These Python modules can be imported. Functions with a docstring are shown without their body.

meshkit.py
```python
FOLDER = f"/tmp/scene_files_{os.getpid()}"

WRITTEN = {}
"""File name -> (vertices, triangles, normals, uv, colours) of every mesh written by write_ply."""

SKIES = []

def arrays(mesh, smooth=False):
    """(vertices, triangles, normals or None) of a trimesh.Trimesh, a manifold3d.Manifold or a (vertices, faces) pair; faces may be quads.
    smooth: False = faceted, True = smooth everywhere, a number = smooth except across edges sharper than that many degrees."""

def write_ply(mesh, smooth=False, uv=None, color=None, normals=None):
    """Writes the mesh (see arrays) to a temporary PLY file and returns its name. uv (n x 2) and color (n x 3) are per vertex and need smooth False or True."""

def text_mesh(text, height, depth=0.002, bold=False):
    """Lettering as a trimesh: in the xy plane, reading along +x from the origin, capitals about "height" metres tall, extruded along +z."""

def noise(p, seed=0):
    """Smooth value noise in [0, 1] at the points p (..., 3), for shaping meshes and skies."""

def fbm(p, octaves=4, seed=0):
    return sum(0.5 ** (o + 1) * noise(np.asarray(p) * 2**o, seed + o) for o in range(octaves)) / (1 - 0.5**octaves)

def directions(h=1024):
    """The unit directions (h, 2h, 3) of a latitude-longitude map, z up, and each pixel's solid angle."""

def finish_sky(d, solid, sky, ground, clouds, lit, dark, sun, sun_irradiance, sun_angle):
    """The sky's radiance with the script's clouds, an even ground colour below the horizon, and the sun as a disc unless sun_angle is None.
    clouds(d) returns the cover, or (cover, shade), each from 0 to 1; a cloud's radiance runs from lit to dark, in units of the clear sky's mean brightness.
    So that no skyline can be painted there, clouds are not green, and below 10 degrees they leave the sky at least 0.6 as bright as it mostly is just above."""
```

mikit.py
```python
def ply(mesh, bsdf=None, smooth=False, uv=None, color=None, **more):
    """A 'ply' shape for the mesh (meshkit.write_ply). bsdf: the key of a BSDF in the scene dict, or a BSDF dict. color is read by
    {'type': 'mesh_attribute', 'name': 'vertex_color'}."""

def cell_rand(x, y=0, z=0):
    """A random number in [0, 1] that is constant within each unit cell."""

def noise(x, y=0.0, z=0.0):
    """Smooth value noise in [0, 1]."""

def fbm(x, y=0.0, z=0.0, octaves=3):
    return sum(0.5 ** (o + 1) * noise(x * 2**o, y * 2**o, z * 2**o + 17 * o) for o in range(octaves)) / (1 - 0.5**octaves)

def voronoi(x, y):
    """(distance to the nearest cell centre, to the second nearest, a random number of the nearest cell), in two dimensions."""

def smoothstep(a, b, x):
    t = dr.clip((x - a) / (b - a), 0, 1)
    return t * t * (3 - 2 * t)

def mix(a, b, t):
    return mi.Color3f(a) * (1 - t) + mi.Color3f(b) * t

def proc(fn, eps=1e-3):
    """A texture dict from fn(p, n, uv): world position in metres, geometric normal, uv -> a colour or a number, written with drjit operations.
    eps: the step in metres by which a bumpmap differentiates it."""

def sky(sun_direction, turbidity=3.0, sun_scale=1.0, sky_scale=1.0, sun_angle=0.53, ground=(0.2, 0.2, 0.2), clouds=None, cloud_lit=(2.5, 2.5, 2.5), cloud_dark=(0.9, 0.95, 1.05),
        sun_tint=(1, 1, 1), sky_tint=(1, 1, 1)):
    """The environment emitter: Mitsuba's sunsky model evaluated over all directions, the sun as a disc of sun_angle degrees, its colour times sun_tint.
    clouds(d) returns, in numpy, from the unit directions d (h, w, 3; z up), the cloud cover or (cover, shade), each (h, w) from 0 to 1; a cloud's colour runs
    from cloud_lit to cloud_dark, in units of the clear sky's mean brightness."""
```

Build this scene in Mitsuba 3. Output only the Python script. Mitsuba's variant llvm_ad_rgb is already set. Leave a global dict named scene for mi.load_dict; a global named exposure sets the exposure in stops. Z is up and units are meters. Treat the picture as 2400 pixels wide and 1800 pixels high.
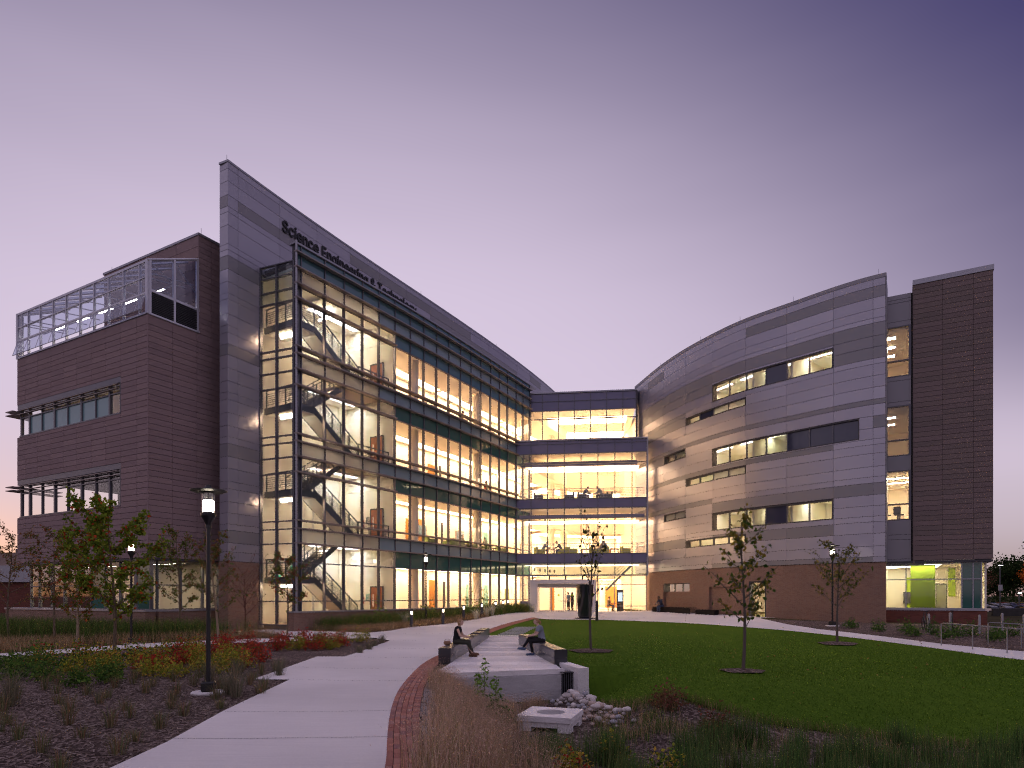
import math, random
import numpy as np, trimesh, mitsuba as mi, mikit, meshkit, drjit as dr
import manifold3d as m3
import shapely
from shapely.geometry import Polygon, box as sbox, Point
from scipy.interpolate import CubicSpline, PchipInterpolator
T = mi.ScalarTransform4f
random.seed(7); rng = np.random.default_rng(7)
scene, labels = {}, {}
# ------------------------------------------------------------------ camera, sky, exposure
CZ = 1.4
exposure = 0.0
scene['camera'] = {'type': 'perspective', 'fov': 76.4, 'fov_axis': 'x', 'near_clip': .1, 'far_clip': 3000., 'principal_point_offset_y': -.2765,
                   'to_world': T().look_at(origin=[0, 0, CZ], target=[0, 1, CZ], up=[0, 0, 1])}
def nsst(a, b, x):
    t = np.clip((x - a) / (b - a), 0, 1)
    return t * t * (3 - 2 * t)
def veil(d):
    """thin even high cloud of the afterglow: pale pink over the sunset side, violet away from it, brightened out of view as added fill light"""
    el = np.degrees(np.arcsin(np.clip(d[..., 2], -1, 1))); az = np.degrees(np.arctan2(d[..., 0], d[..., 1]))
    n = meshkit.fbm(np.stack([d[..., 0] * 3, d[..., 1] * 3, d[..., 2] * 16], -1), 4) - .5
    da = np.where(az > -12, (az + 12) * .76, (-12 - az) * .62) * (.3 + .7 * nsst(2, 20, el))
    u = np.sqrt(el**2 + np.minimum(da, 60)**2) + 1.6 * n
    shade = nsst(21, 56, u) * (1 - .58 * nsst(43, 80, el)) * (1 - .6 * nsst(45, 105, np.abs(az)) * nsst(85, 45, el))  # overhead and behind the camera the veil is brightened to add light on the ground
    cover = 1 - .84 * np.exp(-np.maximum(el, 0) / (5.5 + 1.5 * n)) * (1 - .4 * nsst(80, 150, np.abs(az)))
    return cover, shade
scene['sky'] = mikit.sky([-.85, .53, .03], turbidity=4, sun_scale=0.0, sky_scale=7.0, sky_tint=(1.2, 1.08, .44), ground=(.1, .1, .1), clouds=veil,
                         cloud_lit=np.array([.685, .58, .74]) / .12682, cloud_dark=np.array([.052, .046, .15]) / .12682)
labels['sky'] = {'label': 'violet and pink evening sky fading to peach at the left horizon', 'kind': 'structure'}
# ------------------------------------------------------------------ materials
def rgb(c): return {'type': 'rgb', 'value': [float(x) for x in c]}
def M(name, c, rough=.6, metal=0., spec=.5, two=True, **k):
    b = {'type': 'principled', 'base_color': c if isinstance(c, dict) else rgb(c), 'roughness': rough, 'metallic': metal, 'specular': spec, **k}
    scene['mat_' + name] = {'type': 'twosided', 'b': b} if two else b
    return 'mat_' + name
def bump(name, c, h, eps=.004, scale=1., **k):
    b = {'type': 'principled', 'base_color': c if isinstance(c, dict) else rgb(c), 'roughness': k.pop('rough', .8), **k}
    scene['mat_' + name] = {'type': 'twosided', 'b': {'type': 'bumpmap', 'arbitrary': mikit.proc(h, eps), 'scale': scale, 'b': b}}
    return 'mat_' + name
MET = [M('metal_a', (.41, .395, .455), .3, .45), M('metal_b', (.39, .375, .435), .32, .45), M('metal_c', (.43, .415, .475), .3, .45)]
METD = [M('metal_da', (.27, .26, .285), .4, .25), M('metal_db', (.25, .245, .265), .4, .25)]
TER = [M('terra_%d' % i, c, .75, spec=.3) for i, c in enumerate([(.27, .195, .2), (.25, .18, .185), (.285, .205, .205), (.262, .186, .187)])]
TER_SHADE = [M('terrad_%d' % i, c, .75, spec=.3) for i, c in enumerate([(.195, .15, .14), (.175, .138, .13), (.205, .155, .15), (.185, .14, .136)])]  # end block terracotta, its shade away from the bright sky put into the colour
JOINT = M('joint', (.05, .045, .05), .9)
MUL = M('mullion', (.13, .13, .155), .4, .3)
ALU = M('aluminium', (.34, .34, .38), .35, .5)
BRZ = M('bronze_fin', (.29, .25, .245), .4, .4)
GLASS = 'mat_glass'; scene[GLASS] = {'type': 'thindielectric', 'int_ior': 1.45, 'specular_transmittance': rgb((.93, .95, .93))}
GLASSD = 'mat_glass_tint'; scene[GLASSD] = {'type': 'thindielectric', 'int_ior': 1.5, 'specular_transmittance': rgb((.55, .68, .66))}
GLASSB = 'mat_glass_reflect_blue'; scene[GLASSB] = {'type': 'thindielectric', 'int_ior': 1.6, 'specular_transmittance': rgb((.6, .66, .8))}  # blue tint carries the bluish reflection on the greenhouse panes
SPB = M('spandrel_blue', (.075, .17, .21), .07, spec=.8)
SPL = M('spandrel_frit', (.24, .33, .37), .12, spec=.7)
SPG = M('spandrel_green', (.035, .12, .1), .05, spec=.8)
SPV = M('spandrel_violet', (.165, .16, .27), .25, spec=.5)
FRIT = 'mat_frit'; scene[FRIT] = {'type': 'principledthin', 'base_color': rgb((.7, .72, .7)), 'roughness': .5, 'diff_trans': 1.3, 'spec_trans': .15}
DKGL = M('dark_pane', (.035, .038, .075), .06, spec=.8)
WALLC = M('inner_wall', (.84, .78, .68), .8, spec=.1)
CEIL = M('inner_ceiling', (.86, .82, .74), .8, spec=.1)
CARPET = M('carpet', (.34, .28, .22), .9, spec=.1)
STEEL = M('stair_steel', (.06, .075, .095), .45, .2)
RAILM = M('rail_steel', (.3, .3, .32), .35, .8)
WOOD = M('door_wood', mikit.proc(lambda p, n, uv: mikit.mix((.42, .17, .035), (.55, .24, .05), mikit.fbm(p.x * 9, p.y * 9, p.z * .6))), .4)
WOODD = M('door_wood_dark', (.2, .065, .035), .4)
BLACK = M('black_paint', (.012, .012, .014), .35)
CHAR = M('charcoal', (.05, .05, .06), .5)
WHITE = M('white_paint', (.75, .72, .7), .5)
LIME = M('lime_paint', (.33, .47, .01), .6)
LIMED = M('lime_column', (.2, .31, .01), .6)
SAGE = M('sage_fabric', (.2, .29, .09), .9)
OLIVE = M('olive_fabric', (.36, .36, .05), .9)
TEAL = M('teal_paint', (.18, .42, .38), .6)
DARKT = M('table_top', (.12, .06, .04), .4)
def brickfn(a, b, mort, cw=.203, ch=.0677):
    def f(p, n, uv):
        u = dr.select(dr.abs(n.x) > dr.abs(n.y), p.y, p.x) * 1.12; r = dr.floor(p.z / ch)
        uu = u / cw + .5 * (r - 2 * dr.floor(r / 2)); fu = uu - dr.floor(uu); fz = p.z / ch - r
        m = dr.maximum(mikit.smoothstep(.055, .02, dr.minimum(fu, 1 - fu)), mikit.smoothstep(.15, .06, dr.minimum(fz, 1 - fz)))
        k = mikit.cell_rand(dr.floor(uu), r, 3)
        c = mikit.mix(a, b, k * .8 + .2 * mikit.noise(p.x * 1.3, p.y * 1.3, p.z * 1.3))
        return c * (1 - m) + mi.Color3f(mort) * m
    return f
BRICK = M('brick', mikit.proc(brickfn((.285, .17, .125), (.205, .12, .088), (.26, .2, .17))), .85, spec=.2)
BRICKD = M('brick_dark', mikit.proc(brickfn((.2, .07, .05), (.13, .045, .035), (.13, .07, .06))), .85, spec=.2)
def concfn(p, n, uv):
    w = mikit.fbm(p.x * .35, p.y * .35, 0, 4); s = mikit.noise(p.x * 60, p.y * 60, p.z * 60); br = mikit.noise(p.x * 2.2 + p.y * .3, p.y * 45, 0)
    return mi.Color3f(.66, .635, .615) * (.84 + .26 * w) * (.93 + .07 * s + .06 * br - .03)
CONC = M('concrete', mikit.proc(concfn), .8, spec=.25)
def granfn(a):
    def f(p, n, uv):
        k = mikit.noise(p.x * 90, p.y * 90, p.z * 90); w = mikit.fbm(p.x * 1.2, p.y * 1.2, p.z * 1.2); g = mikit.noise(p.x * 7 + p.z * 5, p.y * 7, p.z * 14)
        return mi.Color3f(a) * (.6 + .35 * k + .35 * w + .15 * g)
    return f
GRAN = bump('granite', mikit.proc(granfn((.42, .41, .42))), lambda p, n, uv: mikit.fbm(p.x * 14, p.y * 14, p.z * 30, 3), .01, .03, rough=.75)
GRANS = M('granite_slab', mikit.proc(granfn((.56, .54, .55))), .6)
GRANL = M('granite_slab_light', mikit.proc(granfn((.66, .64, .64))), .6)
GRAND = M('granite_black', (.028, .028, .034), .22, spec=.6)
GRANT = M('granite_black_top', (.06, .057, .06), .28, spec=.7)
def mulfn(p, n, uv):
    f1, f2, k = mikit.voronoi(p.x * 22, p.y * 17); w = mikit.fbm(p.x * .8, p.y * .8, 0, 3)
    return mikit.mix((.06, .042, .036), (.27, .21, .185), k * k) * (.6 + .7 * w) * (.55 + .45 * mikit.smoothstep(0, .25, f2 - f1))
MULCH = bump('mulch', mikit.proc(mulfn), lambda p, n, uv: mikit.voronoi(p.x * 22, p.y * 17)[2] * .6 + mikit.fbm(p.x * 5, p.y * 5, 0, 3), .006, .03, rough=.95, specular=.1)
def lawnfn(p, n, uv):
    w = mikit.fbm(p.x * .5, p.y * .22, 0, 4); s = mikit.noise(p.x * 14, p.y * 6, 0); f = mikit.noise(p.x * 60, p.y * 40, 0)
    return mikit.mix((.036, .083, .006), (.085, .15, .012), .45 * w + .3 * s + .35 * f)
LAWN = bump('lawn', mikit.proc(lawnfn), lambda p, n, uv: mikit.noise(p.x * 40, p.y * 22, 0), .01, .02, rough=.95, specular=.1)
SOIL = M('soil', mikit.proc(lambda p, n, uv: mikit.mix((.035, .03, .018), (.08, .07, .035), mikit.fbm(p.x * .7, p.y * .7, 0, 4))), .95, spec=.05)
ASPH = M('asphalt', mikit.proc(lambda p, n, uv: mi.Color3f(.05, .05, .055) * (.8 + .4 * mikit.fbm(p.x * .3, p.y * .3, 0, 3))), .8)
BARK = M('bark', mikit.proc(lambda p, n, uv: mikit.mix((.09, .065, .045), (.22, .17, .12), mikit.noise(p.x * 40, p.y * 40, p.z * 9))), .9, spec=.1)
LEAF = 'mat_leaf'; scene[LEAF] = {'type': 'principledthin', 'base_color': {'type': 'mesh_attribute', 'name': 'vertex_color'}, 'roughness': .55, 'diff_trans': .7}
VCOL = 'mat_vcol'; scene[VCOL] = {'type': 'twosided', 'b': {'type': 'principled', 'base_color': {'type': 'mesh_attribute', 'name': 'vertex_color'}, 'roughness': .7, 'specular': .2}}
# ------------------------------------------------------------------ helpers
count = {}
def key(k):
    n = count.get(k, 0); count[k] = n + 1
    return k if n == 0 else '%s_%03d' % (k, n)
def add(k, mesh, mat, smooth=False, emit=None, exact=False, **kw):
    k = k if exact else key(k)
    d = mikit.ply(mesh, mat, smooth=smooth, **kw)
    if emit is not None: d['emitter'] = {'type': 'area', 'radiance': rgb(emit)}
    scene[k] = d
    return k
def thing(k, label, cat, group=None):
    k = key(k); labels[k] = {'label': label, 'category': cat}
    if group: labels[k]['group'] = group
    return k
def struct(k, mesh, mat, label, **kw):
    k = add(k, mesh, mat, **kw); labels[k] = {'label': label, 'kind': 'structure'}
    return k
def cat(ms):
    V, Fs, o = [], [], 0
    for v, f in ms:
        v = np.asarray(v, float); f = np.asarray(f, int)
        if f.shape[1] == 4: f = np.vstack([f[:, [0, 1, 2]], f[:, [0, 2, 3]]])
        V.append(v); Fs.append(f + o); o += len(v)
    return np.vstack(V), np.vstack(Fs)
def tm(m): return np.asarray(m.vertices), np.asarray(m.faces)
BF = np.array([[0, 3, 2, 1], [4, 5, 6, 7], [0, 1, 5, 4], [1, 2, 6, 5], [2, 3, 7, 6], [3, 0, 4, 7]])
def box(x0, x1, y0, y1, z0, z1):
    return np.array([[x0, y0, z0], [x1, y0, z0], [x1, y1, z0], [x0, y1, z0], [x0, y0, z1], [x1, y0, z1], [x1, y1, z1], [x0, y1, z1]], float), BF
def xf(m, rz=0., loc=(0, 0, 0), s=1.):
    v = np.asarray(m[0], float) * s; c, q = math.cos(rz), math.sin(rz)
    return np.stack([v[:, 0] * c - v[:, 1] * q, v[:, 0] * q + v[:, 1] * c, v[:, 2]], -1) + np.asarray(loc, float), m[1]
def cbox(x0, x1, y0, y1, z0, z1, b=.02):
    m = m3.Manifold.hull_points(np.vstack([box(x0 + b, x1 - b, y0 + b, y1 - b, z0, z1)[0], box(x0, x1, y0 + b, y1 - b, z0 + b, z1 - b)[0], box(x0 + b, x1 - b, y0, y1, z0 + b, z1 - b)[0]]))
    g = m.to_mesh(); return np.asarray(g.vert_properties)[:, :3].astype(float), np.asarray(g.tri_verts)
def bar(a, b, r, n=5, r2=None):
    return tube([a, b], [r, r if r2 is None else r2], n)
def tube(pts, rad, n=5):
    p = np.asarray(pts, float); rad = np.broadcast_to(np.asarray(rad, float), (len(p),))
    t = np.gradient(p, axis=0); t /= np.linalg.norm(t, axis=1, keepdims=True) + 1e-12
    ref = np.where(np.abs(t[:, 2:]) < .9, [0, 0, 1.], [1., 0, 0]); a = np.cross(t, ref); a /= np.linalg.norm(a, axis=1, keepdims=True) + 1e-12
    b = np.cross(t, a); an = np.arange(n) * 2 * np.pi / n
    v = (p[:, None] + rad[:, None, None] * (np.cos(an)[None, :, None] * a[:, None] + np.sin(an)[None, :, None] * b[:, None])).reshape(-1, 3)
    i, j = np.meshgrid(np.arange(len(p) - 1), np.arange(n), indexing='ij')
    q = np.stack([i * n + j, i * n + (j + 1) % n, (i + 1) * n + (j + 1) % n, (i + 1) * n + j], -1).reshape(-1, 4)
    q = np.vstack([q[:, [0, 1, 2]], q[:, [0, 2, 3]]])
    k = np.arange(1, n - 1); L = (len(p) - 1) * n
    return v, np.vstack([q, np.stack([k * 0, k + 1, k], -1), np.stack([k * 0 + L, k + L, k + L + 1], -1)])
def lathe(prof, n=16, loc=(0, 0, 0)):
    p = np.asarray(prof, float); an = np.arange(n) * 2 * np.pi / n
    v = np.stack([p[:, None, 0] * np.cos(an), p[:, None, 0] * np.sin(an), np.broadcast_to(p[:, 1:2], (len(p), n))], -1).reshape(-1, 3)
    i, j = np.meshgrid(np.arange(len(p) - 1), np.arange(n), indexing='ij')
    q = np.stack([i * n + j, i * n + (j + 1) % n, (i + 1) * n + (j + 1) % n, (i + 1) * n + j], -1).reshape(-1, 4)
    return v + np.asarray(loc), np.vstack([q[:, [0, 1, 2]], q[:, [0, 2, 3]]])
class Curve:
    """a line in plan; at(s, d): the point s metres along it, d metres out of the face"""
    def __init__(s, pts, n=500):
        p = np.array(pts, float); s.straight = len(p) == 2
        if not s.straight:
            t = np.r_[0, np.cumsum(np.linalg.norm(np.diff(p, axis=0), axis=1))]; p = CubicSpline(t, p)(np.linspace(0, t[-1], n))
        s.P = p; s.S = np.r_[0, np.cumsum(np.linalg.norm(np.diff(p, axis=0), axis=1))]; s.L = s.S[-1]
    def q(s, v): return np.stack([np.interp(v, s.S, s.P[:, 0]), np.interp(v, s.S, s.P[:, 1])], -1)
    def at(s, u, d=0.):
        u = np.asarray(u, float); c = np.clip(u, 0, s.L); t = s.q(np.minimum(c + .05, s.L)) - s.q(np.maximum(c - .05, 0)); t /= np.linalg.norm(t, axis=-1, keepdims=True)
        return s.q(c) + t * (u - c)[..., None] + np.stack([t[..., 1], -t[..., 0]], -1) * np.asarray(d, float)[..., None]
    def p3(s, u, d, z): a = s.at(u, d); return np.array([a[0], a[1], z])
def rib(c, s0, s1, z0, z1, d0, d1, seg=.8):
    n = 1 if c.straight else max(1, int(math.ceil((s1 - s0) / seg))); u = np.linspace(s0, s1, n + 1); o, i = c.at(u, d0), c.at(u, d1)
    z0 = np.broadcast_to(z0, u.shape); z1 = np.broadcast_to(z1, u.shape)
    v = np.stack([np.c_[o, z0], np.c_[o, z1], np.c_[i, z1], np.c_[i, z0]], 1).reshape(-1, 3)
    k = np.arange(n)[:, None] * 4; f = np.vstack([k + np.array([[a, b, b + 4, a + 4]]) for a, b in ((1, 0), (2, 1), (3, 2), (0, 3))])
    return v, np.vstack([f, [[0, 1, 2, 3]], [[n * 4 + 3, n * 4 + 2, n * 4 + 1, n * 4]]])
def sheet(c, s0, s1, z0, z1, d=0.):
    n = 1 if c.straight else max(1, int(math.ceil((s1 - s0) / .8))); u = np.linspace(s0, s1, n + 1); o = c.at(u, d)
    v = np.stack([np.c_[o, u * 0 + z0], np.c_[o, u * 0 + z1]], 1).reshape(-1, 3); k = np.arange(n)[:, None] * 2
    return v, k + np.array([[0, 2, 3, 1]])
def down(c, s0, s1, d0, d1, z):
    n = 1 if c.straight else max(1, int(math.ceil((s1 - s0) / 1.5))); u = np.linspace(s0, s1, n + 1); a, b = c.at(u, d0), c.at(u, d1)
    v = np.stack([np.c_[a, u * 0 + z], np.c_[b, u * 0 + z]], 1).reshape(-1, 3); k = np.arange(n)[:, None] * 2
    f = k + np.array([[0, 1, 3, 2]]); t = v[f[0]]
    if np.cross(t[1] - t[0], t[2] - t[0])[2] > 0: f = f[:, ::-1]
    return v, f
# ------------------------------------------------------------------ ground shape
_pl = PchipInterpolator([-60, 0, 20, 24, 30, 42, 50, 54, 60, 400], [-.8, -.8, -.8, -.79, -.68, -.36, -.06, .03, .04, .04])
XE = np.array([[2, -1.9], [6, -1.35], [8.4, -1.05], [9.6, -1.25], [12, -1.7], [14, -1.95], [16, -2.1], [18, -2.2], [20, -2.3], [24, -2.3]])
def xe(y): return np.interp(y, XE[:, 0], XE[:, 1])
def G(x, y):
    x = np.asarray(x, float); y = np.asarray(y, float)
    g = _pl(np.clip(y, -60, 400)) + .08 * nsst(-4, -8, x) * nsst(40, 30, y) + .25 * nsst(8, 18, x) * nsst(20, 36, y) * nsst(80, 60, y)
    e = nsst(xe(y) + .05, xe(y) + 1.7, x)
    return g - np.maximum(.85 * e * (1 - nsst(2.4, 4.6, x)) * nsst(20.3, 19.6, y), .85 * nsst(17.8, 12., y) * e)
def Gf(x, y): return float(G(x, y))
# ------------------------------------------------------------------ the building
B = thing('campus_building', 'large college building with a lit glass stair hall, curved metal wing and brown terracotta wings', 'building')
BB = B + '__'
GAL = Curve([(-11.94, 35.91), (-11.756, 36.21), (-7.695, 42.83), (-3.222, 50.87), (.348, 57.64), (1.78, 60.4), (3.3, 63.4), (6, 69.2)])
WALL = Curve([(-15.26, 34.94), (-12.29, 40.94), (-9.53, 46.08), (-7.24, 50.2), (1.25, 66.4), (5.06, 74.97)])
WING = Curve([(11.96, 57.35), (12.63, 54.27), (13.6, 51.1), (14.81, 48.27), (16.38, 45.48), (18.25, 43.25), (20.2, 40.96), (22.4, 39.07)])
LF = Curve([(-30.08, 39.55), (-18.5, 33.06)]); RF = Curve([(-18.5, 33.06), (-16.2, 37.08)])
ENDF = Curve([(-15.85, 35.27), (-15.26, 34.94)]); SIDE = Curve([(-14.3, 36.95), (-12.0, 36.0)])
BLK = Curve([(24.34, 39.45), (27.76, 37.53)]); STR = Curve([(23.0, 40.6), (24.42, 39.8)])
LNK = Curve([(.4, 57.65), (11.7, 56.2)]); LK2 = Curve([(1.75, 60.3), (11.35, 59.1)])
GZ = [.53, 1.12, 3.28, 4.34, 5.15, 5.6, 8.26, 9.14, 9.95, 10.37, 13.05, 13.93, 14.77, 15.17, 17.83, 18.63, 19.52, 20.35, 20.85]
GS = [.06, .35, 2.07, 3.57, 5.1, 6.56, 8.09, 9.66, 11.16, 12.68, 14.23, 15.79, 17.32, 18.83, 20.41, 21.9, 23.37, 24.97, 26.35, 27.71]
def cutrect(rects, holes):
    for h in holes:
        out = []
        for (a, b, c, d) in rects:
            if h[1] <= a + 1e-6 or h[0] >= b - 1e-6 or h[3] <= c + 1e-6 or h[2] >= d - 1e-6: out.append((a, b, c, d)); continue
            if h[0] > a: out.append((a, h[0], c, d))
            if h[1] < b: out.append((h[1], b, c, d))
            x0, x1 = max(a, h[0]), min(b, h[1])
            if h[2] > c: out.append((x0, x1, c, h[2]))
            if h[3] < d: out.append((x0, x1, h[3], d))
        rects = out
    return rects
def cladding(hold, c, seams, zs, mats, holes=(), dark=(), matd=None, gh=.022, gv=.016, d=0., t=.05, back=True, thick=.25):
    """a rain-screen wall: every panel its own piece in front of a dark backing; dark = (s0, s1, z0, z1) bands"""
    if back:
        r = cutrect([(seams[0] + .07, seams[-1] - .07, zs[0], zs[-1])], holes)
        add(hold, cat([rib(c, a, b, z0, z1, d - t - .006, d - thick) for a, b, z0, z1 in r]), JOINT)
    for i in range(len(seams) - 1):
        for j in range(len(zs) - 1):
            for (a, b, z0, z1) in cutrect([(seams[i] + gv / 2, seams[i + 1] - gv / 2, zs[j] + gh / 2, zs[j + 1] - gh / 2)], holes):
                if b - a < .04 or z1 - z0 < .04: continue
                m = (a + b) / 2, (z0 + z1) / 2
                dk = any(q[0] < m[0] < q[1] and q[2] < m[1] < q[3] for q in dark)
                add(hold + '__panel', rib(c, a, b, z0, z1, d + rng.normal() * .0015, d - t), random.choice(matd if dk else mats))
def curtain(hold, c, S, Z, cell, d=0., mw=.06, mo=.07, mi_=-.13, th=.055, mull=MUL, skipm=(), skipt=()):
    for i in range(len(S) - 1):
        for j in range(len(Z) - 1):
            m = cell(i, j)
            if m is None: continue
            nm = '__pane' if m in (GLASS, GLASSD, FRIT, GLASSB) else '__spandrel'
            g = (S[i] + .02, S[i + 1] - .02, Z[j] + .02, Z[j + 1] - .02)
            add(hold + nm, sheet(c, *g, d) if nm == '__pane' else rib(c, *g, d, d - .05), m)
    for k, s in enumerate(S):
        if k not in skipm: add(hold + '__mullion', rib(c, s - mw / 2, s + mw / 2, Z[0], Z[-1], d + mo, d + mi_), mull)
    for k, z in enumerate(Z):
        if k not in skipt: add(hold + '__transom', rib(c, S[0], S[-1], z - th / 2, z + th / 2, d + mo - .012, d + mi_ + .012), mull)
# --- glass hall with the stair at its near end
CW = BB + 'curtain_wall'
def gcell(i, j):
    st = i < 5 or i == 5 and j in (2, 6, 10, 14)
    if j in (16, 17): return SPB
    if j == 15: return FRIT if i < 5 else SPL
    if j == 14: return GLASS if st else SPB
    if j in (2, 6, 10): return GLASS if st else SPG
    if j in (3, 7, 11): return FRIT if i < 5 else SPL
    return GLASS
curtain(CW, GAL, GS, GZ, gcell, skipt=(0,))
for z in (20.35, 19.52, 18.63, 15.17, 14.77, 13.93, 10.37, 9.95, 9.14, 5.6, 5.15, 4.34):
    add(CW + '__sunshade', rib(GAL, -.2, 27.7 if z > 15 else 24.9, z - .035, z + .035, .34, .085), BRZ)
for z in (17.83, 13.05, 8.26): add(CW + '__sunshade', rib(GAL, -.2, 8.0, z - .035, z + .035, .34, .085), BRZ)
add(CW + '__corner_post', tube([GAL.p3(-.12, .2, .4), GAL.p3(-.12, .2, 20.95)], .06, 8), ALU)
add(CW + '__corner_post', rib(GAL, .0, .3, .4, 20.8, -.02, -.28), CHAR)
add(CW + '__coping', rib(GAL, -.1, 29, 20.85, 20.95, .12, -.4), ALU)
SZ = [-.2, 1.12, 3.28, 4.34, 5.15, 5.6, 8.26, 9.14, 9.95, 10.37, 13.05, 13.93, 14.77, 15.17, 17.83, 18.5, 19.3, 20.0]
curtain(BB + 'curtain_wall', SIDE, [0.02, 1.18, 2.42], SZ, lambda i, j: GLASSD if j >= 14 else GLASS)
add(BB + 'roof', rib(GAL, -.02, 29, 19.82, 20.0, -.2, -3.0), CHAR)
add(BB + 'plinth', rib(GAL, -.5, 25.5, -.9, .5, .45, -.1), BRICK)
add(BB + 'plinth_cap', rib(GAL, -.55, 25.55, .5, .58, .5, -.12), ALU)
# --- metal wall
MZ = [x + 1.4 for x in (1.9, 2.4, 2.89, 3.57, 3.9, 4.5, 5.1, 5.8, 6.2, 6.9, 7.53, 8.24, 8.6, 9.2, 9.9, 10.6, 11.0, 11.6, 12.3, 13.0, 13.6, 14.2, 14.6, 15.2, 16.0, 16.32, 16.94, 17.61, 18.34, 18.65, 18.96, 19.97, 20.67, 20.98, 21.59, 22.33, 23.0, 23.35)]
DKZ = [(2.89, 3.57), (7.53, 8.24), (13.0, 13.6), (17.61, 18.34)]
dk = [(-1, 60, a + 1.4, b + 1.4) for a, b in DKZ] + [(.68, 9.65, 20.98 + 1.4, 21.59 + 1.4), (9.65, 24, 22.33 + 1.4, 24.5), (18.6, 33, 21.59 + 1.4, 22.33 + 1.4), (36, 40, 22.33 + 1.4, 24.5)]
ws = [0, .68] + [.68 + 3.02 * k for k in range(1, 16)]
MW = BB + 'metal_wall'
cladding(MW, WALL, ws, MZ, MET, holes=[(2.38, 60, 0, 19.8)], dark=dk, matd=METD, thick=.6)
cladding(MW, ENDF, [0, ENDF.L], MZ, MET, dark=[(-1, 60, a + 1.4, b + 1.4) for a, b in DKZ + [(20.98, 21.59)]], matd=METD, thick=.3)
add(MW + '__coping', rib(WALL, -.03, 45.6, 24.75, 24.86, .03, -.65), ALU)
add(BB + 'brick_wall', rib(WALL, -.02, 2.1, -1, 3.28, .02, -.66), BRICK)
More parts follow.
